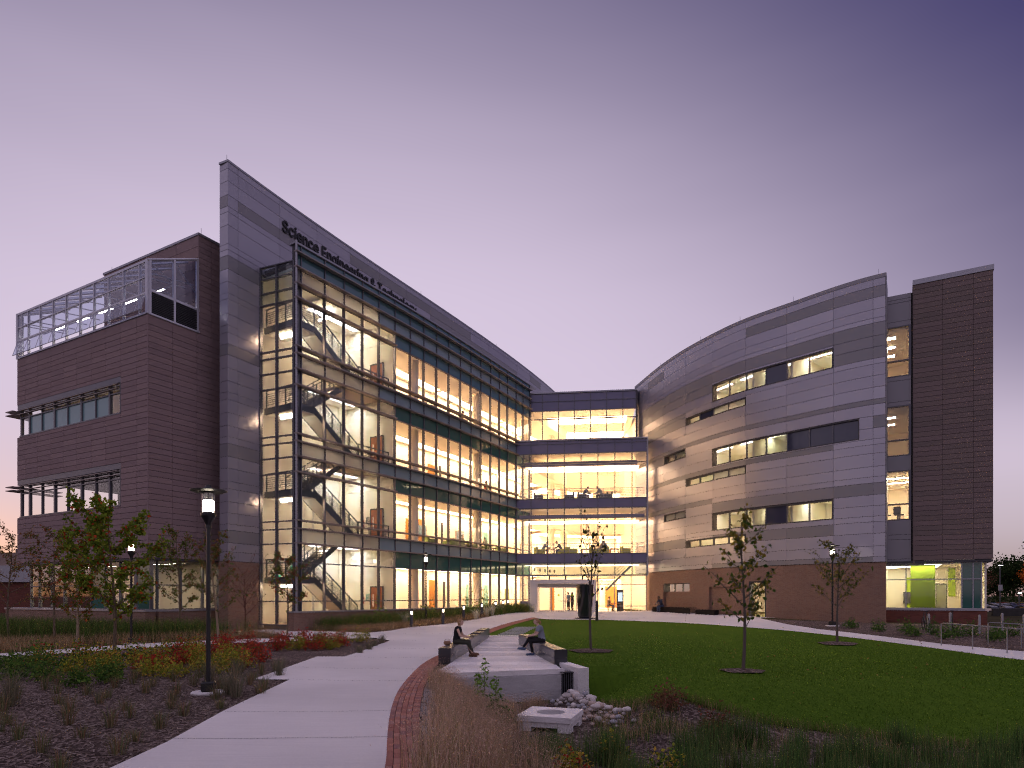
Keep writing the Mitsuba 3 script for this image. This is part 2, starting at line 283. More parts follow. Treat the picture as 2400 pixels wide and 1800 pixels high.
# --- raised letters on the metal wall
tx = trimesh.util.concatenate([meshkit.text_mesh('Science Engineering & Technology', .66, .06, bold=True)])
comp = sorted(tx.split(only_watertight=False), key=lambda m: m.bounds[0, 0]); glyph = []
for m in comp:
    if glyph and m.bounds[0, 0] < glyph[-1].bounds[1, 0] - .25 * (m.bounds[1, 0] - m.bounds[0, 0]): glyph[-1] = trimesh.util.concatenate([glyph[-1], m])
    else: glyph.append(m)
fx = 13.12 / (tx.bounds[1, 0] - tx.bounds[0, 0])
LT = BB + 'wall_lettering'; labels[LT] = {'label': 'dark raised letters reading Science Engineering & Technology'}
for m in glyph:
    v = m.vertices; P = WALL.at(3.85 + (v[:, 0] - tx.bounds[0, 0]) * fx, .02 + v[:, 2])
    add(LT + '__letter', (np.c_[P, 22.98 + v[:, 1]], m.faces), BLACK)
# --- inside the stair and the long hall
IN = BB + 'interior'
add(IN + '_wall', rib(WALL, 2.5, 10.2, -.4, 19.7, -1.3, -1.4), WALLC); add(IN + '_wall', rib(WALL, 2.42, 2.55, -.4, 19.7, -.08, -1.4), WALLC)
add(IN + '_wall', rib(WALL, 10.0, 47, -.4, 19.7, -1.2, -1.3), WALLC)
pw = np.array([[*GAL.at(8.1, d), z] for d, z in ((-.16, -.4), (-.16, 19.7), (-4.7, 19.7), (-4.7, -.4))])
pw2 = pw + np.r_[GAL.at(8.2, 0) - GAL.at(8.1, 0), 0]
add(IN + '_wall', (np.vstack([pw, pw2]), BF), WALLC)
FL = [0.04, 5.0, 9.85, 14.7]; CE = [3.5, 8.45, 13.25, 18.15]
for k in range(4):
    add(IN + '_floor', rib(GAL, 8.1, 37.8, FL[k] - .3, FL[k], -.16 if k else .3, -4.7), CARPET)
    add(IN + '_ceiling', rib(GAL, 8.1, 37.8, CE[k], FL[k + 1] - .32 if k < 3 else 20.4, -.16, -4.7), CEIL)
    add(IN + '_floor', rib(GAL, 4.9, 8.05, FL[k] - .3, FL[k], -.3, -4.4), CARPET)
    for a, b in ((8.6, 17.8), (18.2, 28.5), (29, 37)):
        add(BB + 'cove_light', down(GAL, a, b, -3.2, -4.0, CE[k] - .02), WHITE, emit=(22, 14.4, 8.6))
    for s in (11.6, 20.3, 29.2, 36):
        P = GAL.at(s, -1.25); add(IN + '_column', lathe([[.36, FL[k]], [.36, CE[k]]], 18, (P[0], P[1], 0)), WALLC, smooth=40)
add(IN + '_ceiling', rib(GAL, .1, 8.05, 19.55, 19.7, -.1, -4.4), CEIL)
add(IN + '_floor', rib(GAL, .1, 5.2, -.5, -.2, -.1, -3.6), CARPET)
# stair: landings, flights, rails
ST = BB + 'staircase'; DS = 3.3
def flight(sa, za, sb, zb, d0, d1, n=15):
    o = []
    for k in range(n):
        f0, f1 = k / n, (k + 1) / n; z = za + (zb - za) * (f1 if zb > za else f0)
        o.append(rib(GAL, min(sa + (sb - sa) * f0, sa + (sb - sa) * f1), max(sa + (sb - sa) * f0, sa + (sb - sa) * f1), z - .05, z, d0 - .06, d1 + .06))
    add(ST + '__tread', cat(o), CHAR)
    lo, hi = ((sa, za), (sb, zb)) if sa < sb else ((sb, zb), (sa, za)); u = np.linspace(lo[0], hi[0], 6); zz = np.linspace(lo[1], hi[1], 6)
    def slope(d, e, b0, b1):
        P, Q = GAL.at(u, d), GAL.at(u, e); v = np.stack([np.c_[P, zz + b0], np.c_[P, zz + b1], np.c_[Q, zz + b1], np.c_[Q, zz + b0]], 1).reshape(-1, 3)
        k = np.arange(5)[:, None] * 4; f = np.vstack([k + np.array([[a, b, b + 4, a + 4]]) for a, b in ((1, 0), (2, 1), (3, 2), (0, 3))]); return v, np.vstack([f, [[0, 1, 2, 3], [23, 22, 21, 20]]])
    add(ST + '__stringer', slope(d0, d0 - .06, -.3, .08), STEEL); add(ST + '__stringer', slope(d1 + .06, d1, -.3, .08), STEEL)
    add(ST + '__soffit', slope(d0 - .06, d1 + .06, -.3, -.24), WALLC)
    for d in (d0 - .03, d1 + .03):
        o = [slope(d + .012, d - .012, h - .012, h + .012) for h in (.2, .32, .44, .56, .68, .8)] + [slope(d + .025, d - .025, 1.0, 1.06)]
        o += [rib(GAL, s - .025, s + .025, z - .05, z + 1.02, d + .02, d - .02) for s, z in zip(u, zz)]
        add(ST + '__railing', cat(o), STEEL)
def flatrail(s0, s1, d, z):
    o = [rib(GAL, s0, s1, z + h - .012, z + h + .012, d + .012, d - .012) for h in (.2, .32, .44, .56, .68, .8)] + [rib(GAL, s0, s1, z + 1., z + 1.06, d + .025, d - .025)]
    o += [rib(GAL, s - .025, s + .025, z - .05, z + 1.02, d + .02, d - .02) for s in np.linspace(s0 + .03, s1 - .03, max(2, int((s1 - s0) / .9) + 1))]
    add(ST + '__railing', cat(o), STEEL)
for k in range(4):
    zf = FL[k] if k else -.2; zm = (2.5, 7.45, 12.3, 17.0)[k]
    add(ST + '__landing', rib(GAL, .35, 1.75, zm - .34, zm, -.45, -3.1), STEEL); add(ST + '__landing', rib(GAL, .45, 1.7, zm - .4, zm - .345, -.5, -3.05), WALLC)
    flatrail(.4, 1.75, -.48, zm)
    o = [rib(GAL, .4, .43, zm + h - .012, zm + h + .012, -.5, -3.05) for h in (.2, .32, .44, .56, .68, .8)] + [rib(GAL, .38, .44, zm + 1., zm + 1.06, -.5, -3.05)] + [rib(GAL, .39, .44, zm, zm + 1.02, d, d - .05) for d in (-.5, -1.3, -2.1, -2.95)]
    add(ST + '__railing', cat(o), STEEL)
    flight(1.75, zm, 5.2, zf, -.5, -1.65)
    if k < 3: flight(1.75, zm, 5.2, FL[k + 1], -1.85, -3.0)
    if k: flatrail(5.2, 8.0, -.45, zf)
    dz = zf
    def pbox(d0, d1, z0, z1, t0, t1): return np.array([[*GAL.at(8.085 - t, d), z] for z in (z0, z1) for t, d in ((t1, d0), (t1, d1), (t0, d1), (t0, d0))]), BF
    dr_ = add(BB + 'stair_door', pbox(-1.05, -2.05, dz, dz + 2.2, 0, .04), WOODD)
    add(dr_ + '__window', pbox(-1.8, -1.9, dz + .9, dz + 1.75, .041, .05), WHITE)
    add(dr_ + '__frame', cat([pbox(-.97, -1.05, dz, dz + 2.28, 0, .06), pbox(-2.05, -2.13, dz, dz + 2.28, 0, .06), pbox(-1.05, -2.05, dz + 2.2, dz + 2.28, 0, .06)]), CHAR)
    if k < 2:
        pl = add(BB + 'stair_number_sign', pbox(-2.25, -2.52, dz + 1.3, dz + 1.75, 0, .03), TEAL if k == 0 else CHAR)
        t = meshkit.text_mesh('12'[k], .27, .01, bold=True); v = t.vertices; P = GAL.at(8.05 - v[:, 2], -2.46 + v[:, 0]); add(pl + '__number', (np.c_[P, dz + 1.38 + v[:, 1]], t.faces), WHITE)
        add(BB + 'alarm_box', pbox(-2.7, -2.85, dz + 1.4, dz + 1.55, 0, .08), M('red_paint%d' % k, (.55, .05, .04), .4)); add(BB + 'alarm_box', pbox(-2.7, -2.85, dz + 1.1, dz + 1.25, 0, .08), 'mat_red_paint%d' % k)
    for s, d, z in ((1.0, -1.2, zm - .42), (4.4, -1.9, zf + 4.3 if k else 4.35)):
        v, f = tube([GAL.p3(s, d, z - .09), GAL.p3(s, d - 1.2, z - .09)], .07, 8); f = f[:, ::-1] if trimesh.Trimesh(v, f, process=False).volume < 0 else f
        add(BB + 'stair_light', (v, f), WHITE, emit=(58, 39, 24))
    add(BB + 'stair_light', down(GAL, 3.7, 7.7, -2.95, -3.3, FL[k + 1] - .43 if k < 3 else 19.38), WHITE, emit=(75, 52, 33))  # extra long strip added to brighten the stair walls
    add(IN + '_ceiling', rib(GAL, 3.2, 8.05, FL[k + 1] - .42 if k < 3 else 19.4, FL[k + 1] - .31 if k < 3 else 19.5, -2.9 if k < 3 else -.3, -4.4), CEIL)
# stair door numbers, red alarm boxes, standpipe
pp = [WALL.p3(7.4, -1.0, z) for z in (-.2, 3.9)] + [WALL.p3(8.1, -1.0, 4.1)]
add(BB + 'standpipe', cat([tube(pp, .09, 8), tube([WALL.p3(7.4, -1.0, 1.3), WALL.p3(7.4, -.6, 1.3)], .06, 6), tube([WALL.p3(7.4, -1.0, 5.2), WALL.p3(7.4, -1.0, 8.9), WALL.p3(8.5, -1.0, 9.1)], .06, 6)]), WHITE, smooth=40)
# doors and panels on the hall's back wall
for s, k, w, m, h in ((20.3, 0, .95, WOOD, 2.7), (17.2, 1, .45, WOOD, 2.5), (18.8, 1, .65, WOOD, 2.6), (20.1, 2, .95, WOOD, 2.4), (32.5, 3, .95, WOOD, 2.3), (26.9, 1, .4, WOOD, 2.4), (29.1, 0, .75, TEAL, 2.4), (29.1, 1, .75, TEAL, 2.4), (29.1, 2, .75, TEAL, 2.4), (26.0, 0, .3, TEAL, 2.4), (27.6, 3, .8, TEAL, 2.3), (22.0, 1, .2, CHAR, 2.6), (22.3, 0, .25, CHAR, 2.6), (21.7, 2, .25, CHAR, 2.5), (33.5, 0, .8, SAGE, 1.0)):
    add(BB + 'hall_door' if m == WOOD else BB + 'wall_panel', rib(WALL, s, s + w, FL[k] + (0 if m != SAGE else 1.1), FL[k] + (h if m != SAGE else 2.1), -1.14, -1.2), m)
# ------------------------------------------------------------------ glass link with the main entrance
LZ = [3.28, 4.34, 5.15, 8.26, 9.14, 9.95, 13.05, 13.93, 14.77, 15.05]; LS = [.0, 1.3, 2.76, 4.23, 5.69, 7.15, 8.61, 10.08, 11.33]
curtain(BB + 'curtain_wall', LNK, LS, LZ, lambda i, j: GLASSD if j == 0 else SPV if j in (1, 4, 7, 8) else GLASS, mw=.07)
add(BB + 'roof_edge', rib(LNK, -.05, 11.39, 15.05, 15.17, .12, -3.2), ALU); add(BB + 'edge_trim', rib(LNK, 11.33, 11.45, 3.2, 15.1, .1, -.4), ALU)
KZ = [14.9, 17.74, 18.5, 19.37, 20.1]; KS = [0, 1.07, 2.55, 4.01, 5.49, 6.95, 8.41, 9.59]
curtain(BB + 'curtain_wall', LK2, KS, KZ, lambda i, j: SPV if j >= 2 else GLASS, mw=.07)
add(BB + 'roof_edge', rib(LK2, -.05, 9.7, 20.1, 20.22, .12, -24), ALU); add(BB + 'edge_trim', rib(LK2, 9.6, 9.74, 15, 20.1, .1, -.5), CHAR)
for k in (1, 2): add(IN + '_floor', rib(LNK, .1, 11.3, FL[k] - .75, FL[k], -.18, -4.8), CEIL)
add(IN + '_ceiling', rib(LNK, .1, 11.3, 14.5, 14.7, -.18, -8), CEIL); add(IN + '_ceiling', rib(LK2, 0.1, 9.6, 19.0, 19.2, -.2, -22), CEIL)
add(IN + '_beam', rib(LNK, .6, 10.6, 13.15, 13.5, -1.4, -1.8), SPV); add(IN + '_beam', rib(LNK, .2, 11.2, 8.3, 8.62, -.5, -.8), SPV)
add(IN + '_floor', rib(LNK, -1, 13, -.2, .05, 2.0, -24), CONC)
ATR = Curve([(4.2, 68.0), (7.5, 70.6), (11, 71.8), (13.2, 71.0)]); ATW = Curve([(3.0, 76), (14, 77)]); ATE = Curve([(12.3, 77), (12.3, 58.6)])
add(IN + '_wall', rib(ATW, -1, 14, -.2, 19.4, 0, -.2), WALLC); add(IN + '_wall', rib(ATE, 0, 18.0, -.2, 19.4, 0, -.2), WALLC)
for z in (3.9, 8.8, 13.6):
    add(IN + '_balcony', rib(ATR, 0, ATR.L, z - .5, z + 1.15, 0, -.2), WALLC); add(IN + '_floor', rib(ATR, 0, ATR.L, z + .3, z + .5, -.2, -5), CEIL)
    if z > 4: add(IN + '_balcony', rib(GAL, 25.2, 37.5, z - .55, z + 1.15, -.02, -.16), WALLC)
for k, z in enumerate((8.85, 3.9)):
    o = []
    for s in (27.6, 28.8, 30.0, 31.2, 32.4, 33.6):
        P = GAL.p3(s, .0, z); n = np.r_[GAL.at(s, .05) - GAL.at(s, 0), 0]; o.append(tube([P, P + n], .16, 12))
    add(IN + '_balcony__porthole', cat(o), CHAR)
for z in (4.38, 9.28, 14.08):
    o = [rib(ATR, .2, ATR.L, z + h - .012, z + h + .012, -.02, -.05) for h in (.25, .4, .55, .7, .85, 1.0)] + [rib(ATR, s, s + .04, z - .2, z + 1.02, -.02, -.06) for s in np.arange(.3, ATR.L, 1.2)]
    add(IN + '_balcony__railing', cat(o), RAILM)
for s in (2.6, 6.6): 
    for a, b in ((FL[0], 3.4), (4.5, 8.3), (9.4, 13.1)):
        P = ATR.at(s, -1.0); add(IN + '_column', lathe([[.38, a], [.38, b]], 18, (P[0], P[1], 0)), WALLC, smooth=40)
for s, z in ((3.6, 9.3), (5.4, 9.3), (3.3, 4.4), (5.0, 4.4), (7.4, 4.4), (8.4, 9.3), (7.9, .05)): add(BB + 'hall_door', rib(ATR, s, s + .8, z, z + 2.5, -4.7, -4.8), WOOD)
for k in (1, 2):
    o = [rib(LNK, .2, 11.2, FL[k] + h - .012, FL[k] + h + .012, -.42, -.45) for h in (.2, .34, .48, .62, .76, .9)] + [rib(LNK, .2, 11.2, FL[k] + 1.02, FL[k] + 1.07, -.41, -.46)]
    o += [rib(LNK, s, s + .04, FL[k], FL[k] + 1.05, -.41, -.46) for s in np.arange(.3, 11.3, 1.46)]
    add(BB + 'guard_rail', cat(o), RAILM)
for c, a, b, d, z, e in ((LNK, .6, 10.8, -2.6, 8.2, 16), (LNK, .6, 10.8, -2.6, 13.08, 16), (LNK, .6, 10.8, -2.4, 4.22, 16), (LK2, .6, 9, -5, 18.95, 14), (LK2, .6, 9, -11, 18.95, 20), (ATR, .5, 9, -3, 8.2, 16), (ATR, .5, 9, -3, 13.0, 16), (ATR, .5, 9, -3, 3.3, 16)):
    add(BB + 'ceiling_light', down(c, a, b, d + 1, d - 1.6, z), WHITE, emit=(e * .54, e * .36, e * .215))  # broad glowing ceiling sheets added in place of small downlights
# entrance storefront and portal
LG = Curve([tuple(LNK.at(.2, -.9)), tuple(LNK.at(11.4, -.9))])
curtain(BB + 'storefront', LG, [0.02, .75, 1.15], [.05, .95, 2.43, 3.28], lambda i, j: GLASS if j else SPV, mull=ALU)
curtain(BB + 'storefront', LG, [6.9, 8.4, 9.85, 11.15], [.05, .55, 2.43, 3.28], lambda i, j: GLASS, mull=ALU)
curtain(BB + 'storefront', LG, [1.15, 2.65, 4.1, 5.6, 6.9], [2.75, 3.28], lambda i, j: GLASS, mull=CHAR, mw=.1)
add(BB + 'soffit', rib(LNK, 0, 11.4, 3.2, 3.25, .0, -.85), ALU)
PO = BB + 'entrance_portal'; o = 1.15
add(PO + '__jamb', rib(LNK, o + .1, o + .75, .04, 2.5, .75, -.9), WHITE); add(PO + '__jamb', rib(LNK, 6.55, 7.0, .04, 2.5, .75, -.9), WHITE)
add(PO + '__header', rib(LNK, o + .1, 7.0, 2.5, 2.86, .78, -.92), WHITE); add(PO + '__frame', rib(LNK, 1.9, 6.55, 2.22, 2.5, -.1, -.25), ALU)
for k, (a, b) in enumerate(((1.95, 3.0), (3.05, 4.2), (4.25, 5.35), (5.4, 6.5))):
    dkey = add(PO + '__door', cat([rib(LNK, a, a + .07, .06, 2.2, -.12, -.18), rib(LNK, b - .07, b, .06, 2.2, -.12, -.18), rib(LNK, a + .07, b - .07, 2.13, 2.2, -.12, -.18), rib(LNK, a + .07, b - .07, .06, .17, -.12, -.18)]), ALU)
    add(PO + '__door_pane', sheet(LNK, a + .07, b - .07, .17, 2.13, -.15), GLASS)
    if k in (1, 2):
        c = LNK.p3((a + b) / 2 + .1, -.145, 1.5); q = LNK.p3((a + b) / 2 + .1, -.13, 1.5); add(PO + '__door_decal', tube([c, q], .1, 12), LIME)
add(PO + '__handrail', rib(LNK, 3.6, 5.2, .95, 1.0, -1.2, -1.25), RAILM)
add(BB + 'hall_door', rib(LNK, 2.75, 3.1, .05, 2.3, -3.9, -4), WOOD)
add(IN + '_wall', rib(LNK, 1.2, 6.6, .05, 3.2, -5.0, -5.2), WALLC)
ds = add(BB + 'info_kiosk', rib(LNK, 8.85, 9.45, .05, 2.0, -2.2, -2.4), CHAR); add(ds + '__screen', rib(LNK, 8.95, 9.35, .95, 1.75, -2.19, -2.2), M('lit_screen', (.5, .6, .7), .3), emit=(.55, .75, .95))
add(BB + 'reception_desk', rib(LNK, 5.7, 6.4, .05, 1.15, -2.0, -3.2), CHAR)
sf = add(BB + 'atrium_stair', bar(LNK.p3(8.0, -9, 2.0), LNK.p3(10.6, -9, 4.6), .1, 4), STEEL); add(sf + '__railing', cat([bar(LNK.p3(8.0, -9, 2.0 + h), LNK.p3(10.6, -9, 4.6 + h), .02, 4) for h in (.4, .7, 1.)]), RAILM)
# ------------------------------------------------------------------ curved metal wing
CV = BB + 'curved_wall'
WS = [-2.9, 0.05, 3.24, 6.52, 9.6, 12.72, 15.66, 18.71, 20.95, 21.6]
WZ = [x + 1.4 for x in (2.08, 2.4, 3.05, 3.82, 4.52, 4.86, 5.5, 6.16, 6.88, 7.25, 7.87, 8.67, 9.2, 9.54, 10.2, 10.93, 11.63, 11.94, 12.67, 13.37, 14.07, 14.4, 15.1, 15.77, 16.56, 16.85, 17.38, 18.08, 18.75, 19.2)]
WIN = [(9.62, 18.69, 14.37 + 1.4, 15.66 + 1.4, 6, 'GGGDGG'), (9.62, 20.2, 9.61 + 1.4, 10.92 + 1.4, 7, 'GGGTDDD'), (9.62, 18.69, 4.85 + 1.4, 6.12 + 1.4, 6, 'GGGDGG'),
       (6.55, 12.7, 13.35 + 1.4, 13.95 + 1.4, 4, 'GDFF'), (6.55, 12.7, 8.57 + 1.4, 9.17 + 1.4, 4, 'GTFF'), (6.55, 12.7, 3.77 + 1.4, 4.37 + 1.4, 4, 'GTGG'),
       (3.28, 6.49, 10.95 + 1.4, 11.63 + 1.4, 2, 'GT'), (3.28, 6.49, 6.18 + 1.4, 6.77 + 1.4, 2, 'FF')]
a4 = 1.4
wd = [(12.72, 60, 18.08 + a4, 18.75 + a4), (0, 3.3, 18.08 + a4, 18.75 + a4), (-3, 60, 15.77 + a4, 16.56 + a4), (18.7, 60, 14.4 + a4, 16.56 + a4), (-3, 9.6, 15.1 + a4, 16.56 + a4), (-3, 60, 11.63 + a4, 11.94 + a4), (0, 6.5, 13.37 + a4, 14.4 + a4), (9.6, 18.7, 9.2 + a4, 9.54 + a4), (20.95, 60, 10.2 + a4, 10.6 + a4), (0, 9.6, 9.2 + a4, 9.54 + a4), (0, 3.3, 10.93 + a4, 11.94 + a4),
      (9.6, 60, 6.16 + a4, 6.88 + a4), (-3, 9.6, 6.88 + a4, 7.25 + a4), (9.6, 18.7, 3.82 + a4, 4.52 + a4), (-3, 6.5, 3.82 + a4, 4.52 + a4), (-3, 6.5, 6.16 + a4, 6.5 + a4), (9.6, 20.95, 2.08 + a4, 2.4 + a4)]
cladding(CV, WING, WS, WZ, MET, holes=[w[:4] for w in WIN], dark=wd, matd=METD, thick=.45)
add(CV + '__coping', rib(WING, -3, 21.66, 19.2 + a4, 19.44 + a4, .03, -.6), METD[0])
RETF = Curve([tuple(WING.at(21.6, 0)), tuple(WING.at(21.6, -1.9))])
cladding(CV, RETF, [0, 1.9], WZ, METD, thick=.1, d=.055)
for k, (s0, s1, z0, z1, n, pat) in enumerate(WIN):
    W = add(BB + 'strip_window', cat([rib(WING, s0, s0 + .12, z0, z1, .02, -.3), rib(WING, s1 - .06, s1, z0, z1, .02, -.3), rib(WING, s0 + .12, s1 - .06, z0, z0 + .05, .03, -.3), rib(WING, s0 + .12, s1 - .06, z1 - .09, z1, .02, -.3)]), CHAR)
    e = np.linspace(s0 + .12, s1 - .06, n + 1)
    for i in range(n):
        m = {'G': GLASS, 'D': DKGL, 'F': FRIT, 'T': GLASSD}[pat[i]]
        g = (e[i] + .02, e[i + 1] - .02, z0 + .05, z1 - .09); add(W + '__pane', sheet(WING, *g, -.12) if m != DKGL else rib(WING, *g, -.12, -.15), m)
        if i: add(W + '__mullion', rib(WING, e[i] - .03, e[i] + .03, z0 + .05, z1 - .09, -.06, -.2), MUL)
for k in (1, 2, 3):
    add(IN + '_floor', rib(WING, -2.5, 21.4, FL[k] - .4, FL[k], -.5, -5.4), CEIL); add(IN + '_ceiling', rib(WING, -2.5, 21.4, FL[k] + 3.0, FL[k] + 3.15, -.5, -5.4), CEIL)
    for a, b in ((3, 9), (10, 15), (15.8, 20.5)):
        if (k, a) in ((2, 15.8),): continue
        add(BB + 'ceiling_light', down(WING, a, b, -2.4, -2.62, FL[k] + 2.97), WHITE, emit=(62, 42, 26))
    for s in (6.4, 12.9, 15.72):
        q = np.array([[*WING.at(s + t, d), z] for t in (0, .12) for d, z in ((-.5, FL[k]), (-.5, FL[k] + 3), (-5.4, FL[k] + 3), (-5.4, FL[k]))]); add(IN + '_wall', (q, BF), WALLC)
    add(BB + 'wall_panel', rib(WING, 17.2, 18.4, FL[k], FL[k] + 3, -5.3, -5.38), LIME)
add(IN + '_wall', rib(WING, -2.9, 21.5, -.3, 19.4, -5.4, -5.6), WALLC); add(BB + 'roof', rib(WING, -3, 21.5, 19.3, 19.5, -.5, -16), CHAR)
# brick base with recesses
holes = [(3.0, 6.95, .25, 2.45), (9.2, 12.9, -.3, 2.1)]
add(BB + 'brick_base', cat([rib(WING, a, b, z0, z1, -.06, -.5) for a, b, z0, z1 in cutrect([(-.5, 21.62, -.9, 3.46)], holes + [(12.9, 14.2, -.4, 2.45)])] + [rib(WING, 3.0, 6.95, .25, 1.78, -.3, -.5), rib(WING, 9.2, 12.9, -.3, 2.1, -.25, -.5)]), BRICK)
W = add(BB + 'strip_window', cat([rib(WING, 3.0, 3.35, 1.78, 2.45, -.08, -.5), rib(WING, 3.35, 6.95, 2.39, 2.45, -.2, -.4)]), CHAR)
for i in range(3): add(W + '__pane', sheet(WING, 3.4 + i * 1.2, 4.5 + i * 1.2, 1.8, 2.39, -.3), GLASS); add(W + '__mullion', rib(WING, 4.5 + i * 1.2, 4.6 + i * 1.2, 1.78, 2.39, -.25, -.36), MUL)
W = add(BB + 'side_doorway', cat([rib(WING, 12.9, 13.0, -.4, 2.45, -.1, -.5), rib(WING, 14.1, 14.2, -.4, 2.45, -.1, -.5), rib(WING, 13.0, 14.1, 2.35, 2.45, -.1, -.5)]), CHAR); add(W + '__pane', sheet(WING, 13.02, 14.08, -.4, 2.33, -.4), GLASS)
add(BB + 'ceiling_light', down(WING, 2, 8, -2.2, -2.5, 3.2), WHITE, emit=(48, 34, 20)); add(BB + 'ceiling_light', down(WING, 11, 16, -1.6, -2.2, 3.2), WHITE, emit=(60, 48, 30))
add(IN + '_ceiling', rib(WING, -1, 21.4, 3.25, 3.4, -.4, -5.4), CEIL)
# recessed strip of windows and the brown end block
cladding(BB + 'metal_strip', STR, [0, STR.L], [3.4, 3.7, 4.9, 5.2, 6.1], [METD[0]], back=False)
sz = [(6.1, 9.15), (10.05, 13.15), (14.95, 18.05)]
add(BB + 'metal_strip', cat([rib(STR, -.3, 1.62, a, b, -.06, -.3) for a, b in ((3.3, 6.1), (9.15, 10.05), (13.15, 14.95), (18.05, 20.0))]), JOINT)
cladding(BB + 'metal_strip', STR, [0, STR.L], [9.15, 10.05], METD, back=False); cladding(BB + 'metal_strip', STR, [0, STR.L], [13.15, 13.4, 14.7, 14.95], [METD[0]], back=False); cladding(BB + 'metal_strip', STR, [0, STR.L], [18.05, 18.35, 19.5, 19.7, 20.0], [METD[0]], back=False)
for k, (a, b) in enumerate(sz):
    W = add(BB + 'tall_window', cat([rib(STR, 0, STR.L, a, a + .06, .0, -.2), rib(STR, 0, STR.L, b - .06, b, .0, -.2), rib(STR, 1.5, STR.L, a + .06, b - .06, .0, -.2), rib(STR, 0, 1.5, a + .95, a + 1.02, .0, -.2)]), MUL)
    add(W + '__pane', sheet(STR, 0, 1.5, a + .06, a + .95, -.1), GLASS); add(W + '__pane', sheet(STR, 0, 1.5, a + 1.02, b - .06, -.1), GLASS)
    add(IN + '_floor', rib(STR, -.6, 4.5, a - .3, a, -.35, -8), CARPET); add(IN + '_ceiling', rib(STR, -.6, 4.5, b - .02, b + .2, -.35, -8), CEIL)
    add(IN + '_wall', rib(STR, -.6, 4.5, a, b, -8, -8.2), WALLC); q = np.array([[*STR.at(s, d), z] for s in (-.6, -.5) for d, z in ((-.4, a), (-.4, b), (-8, b), (-8, a))]); add(IN + '_wall', (q, BF), WALLC); q = np.array([[*STR.at(s, d), z] for s in (4.4, 4.5) for d, z in ((-.4, a), (-.4, b), (-8, b), (-8, a))]); add(IN + '_wall', (q, BF), WALLC)
    for d in ((-1.6, -3.4, -5.2) if k == 2 else (-2.5, -4.5)):
        add(BB + 'ceiling_light', down(STR, .35, 3.0 if k == 0 else .85, d, d - .5, b - .05), WHITE, emit=(60, 42, 26) if k else (48, 35, 23))
for s in (.3, 1.0): 
    P = STR.at(s, -1.2); add(BB + 'window_chair', cat([xf(cbox(-.22, .22, -.22, .22, .42, .5), .6, (P[0], P[1], 6.1)), xf(cbox(-.24, -.18, -.22, .22, .5, .95), .6, (P[0], P[1], 6.1)), xf(box(-.2, .2, -.02, .02, .0, .42), .6, (P[0], P[1], 6.1))]), CHAR)
TZB = [3.57 + .298 * k for k in range(57)]
cladding(BB + 'terracotta_wall', BLK, [-.02, 1.49, 2.98, 3.92], TZB, TER_SHADE, thick=.4)
add(BB + 'terracotta_wall__coping', rib(BLK, -.04, 3.96, TZB[-1] + .005, TZB[-1] + .3, .05, -.6), ALU)
BLL = Curve([tuple(BLK.at(-.02, -1.2)), tuple(BLK.at(-.02, 0))]); add(BB + 'end_wall', rib(BLL, 0, 1.15, 3.4, 20.5, 0, -.1), TER_SHADE[0])
BLR = Curve([tuple(BLK.at(3.92, 0)), tuple(BLK.at(3.92, -14))]); cladding(BB + 'terracotta_wall', BLR, [.03, 1.5, 3, 4.5, 6], TZB[::3] + [TZB[-1]], TER_SHADE)
add(BB + 'metal_strip', rib(STR, 1.56, 2.3, 3.3, 20.0, -.09, -.3), JOINT)
add(BB + 'roof', rib(BLK, .1, 3.9, 20.2, 20.3, -.3, -14), CHAR)
BG = Curve([tuple(STR.at(.0, -.05)), tuple(BLK.at(3.4, -.32))]); gl = BG.L
add(BB + 'plinth', rib(BG, -.1, gl + .25, -1.2, .55, .3, -.2), BRICKD); add(BB + 'plinth_cap', rib(BG, -.1, gl + .15, .55, .68, .34, -.2), ALU); add(BB + 'soffit', rib(BLK, -1.4, 3.92, 3.42, 3.55, -.06, -6), CHAR)
curtain(BB + 'storefront', BG, [0, 1.36, gl - .95, gl - .4, gl], [.68, 2.43, 3.42], lambda i, j: GLASS if i < 2 else SPG, mull=ALU)  # end columns: see-through panes coloured dark teal for the darkness outside
P = BG.at(2.1, -1.1); add(BB + 'green_column', rib(BG, 1.62, 2.9, -.4, 3.36, -.7, -1.3), LIMED)
add(IN + '_wall', rib(BG, -.4, 5.4, -.3, 3.5, -6, -6.2), WALLC); add(IN + '_floor', rib(BG, -.4, 5.4, -.4, -.1, -.1, -6), CARPET); add(IN + '_ceiling', rib(BG, -.4, 5.4, 3.36, 3.41, -.1, -6), CEIL)
for s in (-.4, 5.3): q = np.array([[*BG.at(s + t, d), z] for t in (0, .1) for d, z in ((-.2, -.3), (-.2, 3.4), (-6, 3.4), (-6, -.3))]); add(IN + '_wall', (q, BF), WALLC)
add(BB + 'wall_panel', rib(BG, 1.5, 2.6, -.1, 2.7, -5.9, -6), LIME); add(BB + 'wall_panel', rib(BG, 3.9, 4.3, 1.4, 3.3, -5.9, -6), LIME); add(BB + 'wall_panel', rib(BG, 1.3, 2.0, .9, 1.7, -5.8, -5.88), CHAR)
wb = add(BB + 'whiteboard', rib(BG, 3.0, 3.6, .4, 2.2, -2.2, -2.25), CHAR); add(wb + '__board', rib(BG, 3.03, 3.57, .45, 2.15, -2.19, -2.2), M('board_cream', (.6, .58, .47), .5))
for d in (-.3, -1.8, -3.2, -4.6): add(BB + 'ceiling_light', down(BG, .1, 3.2, d, d - .18, 3.33), WHITE, emit=(44, 36, 24))  # frontmost strip is added to light the face of the green column
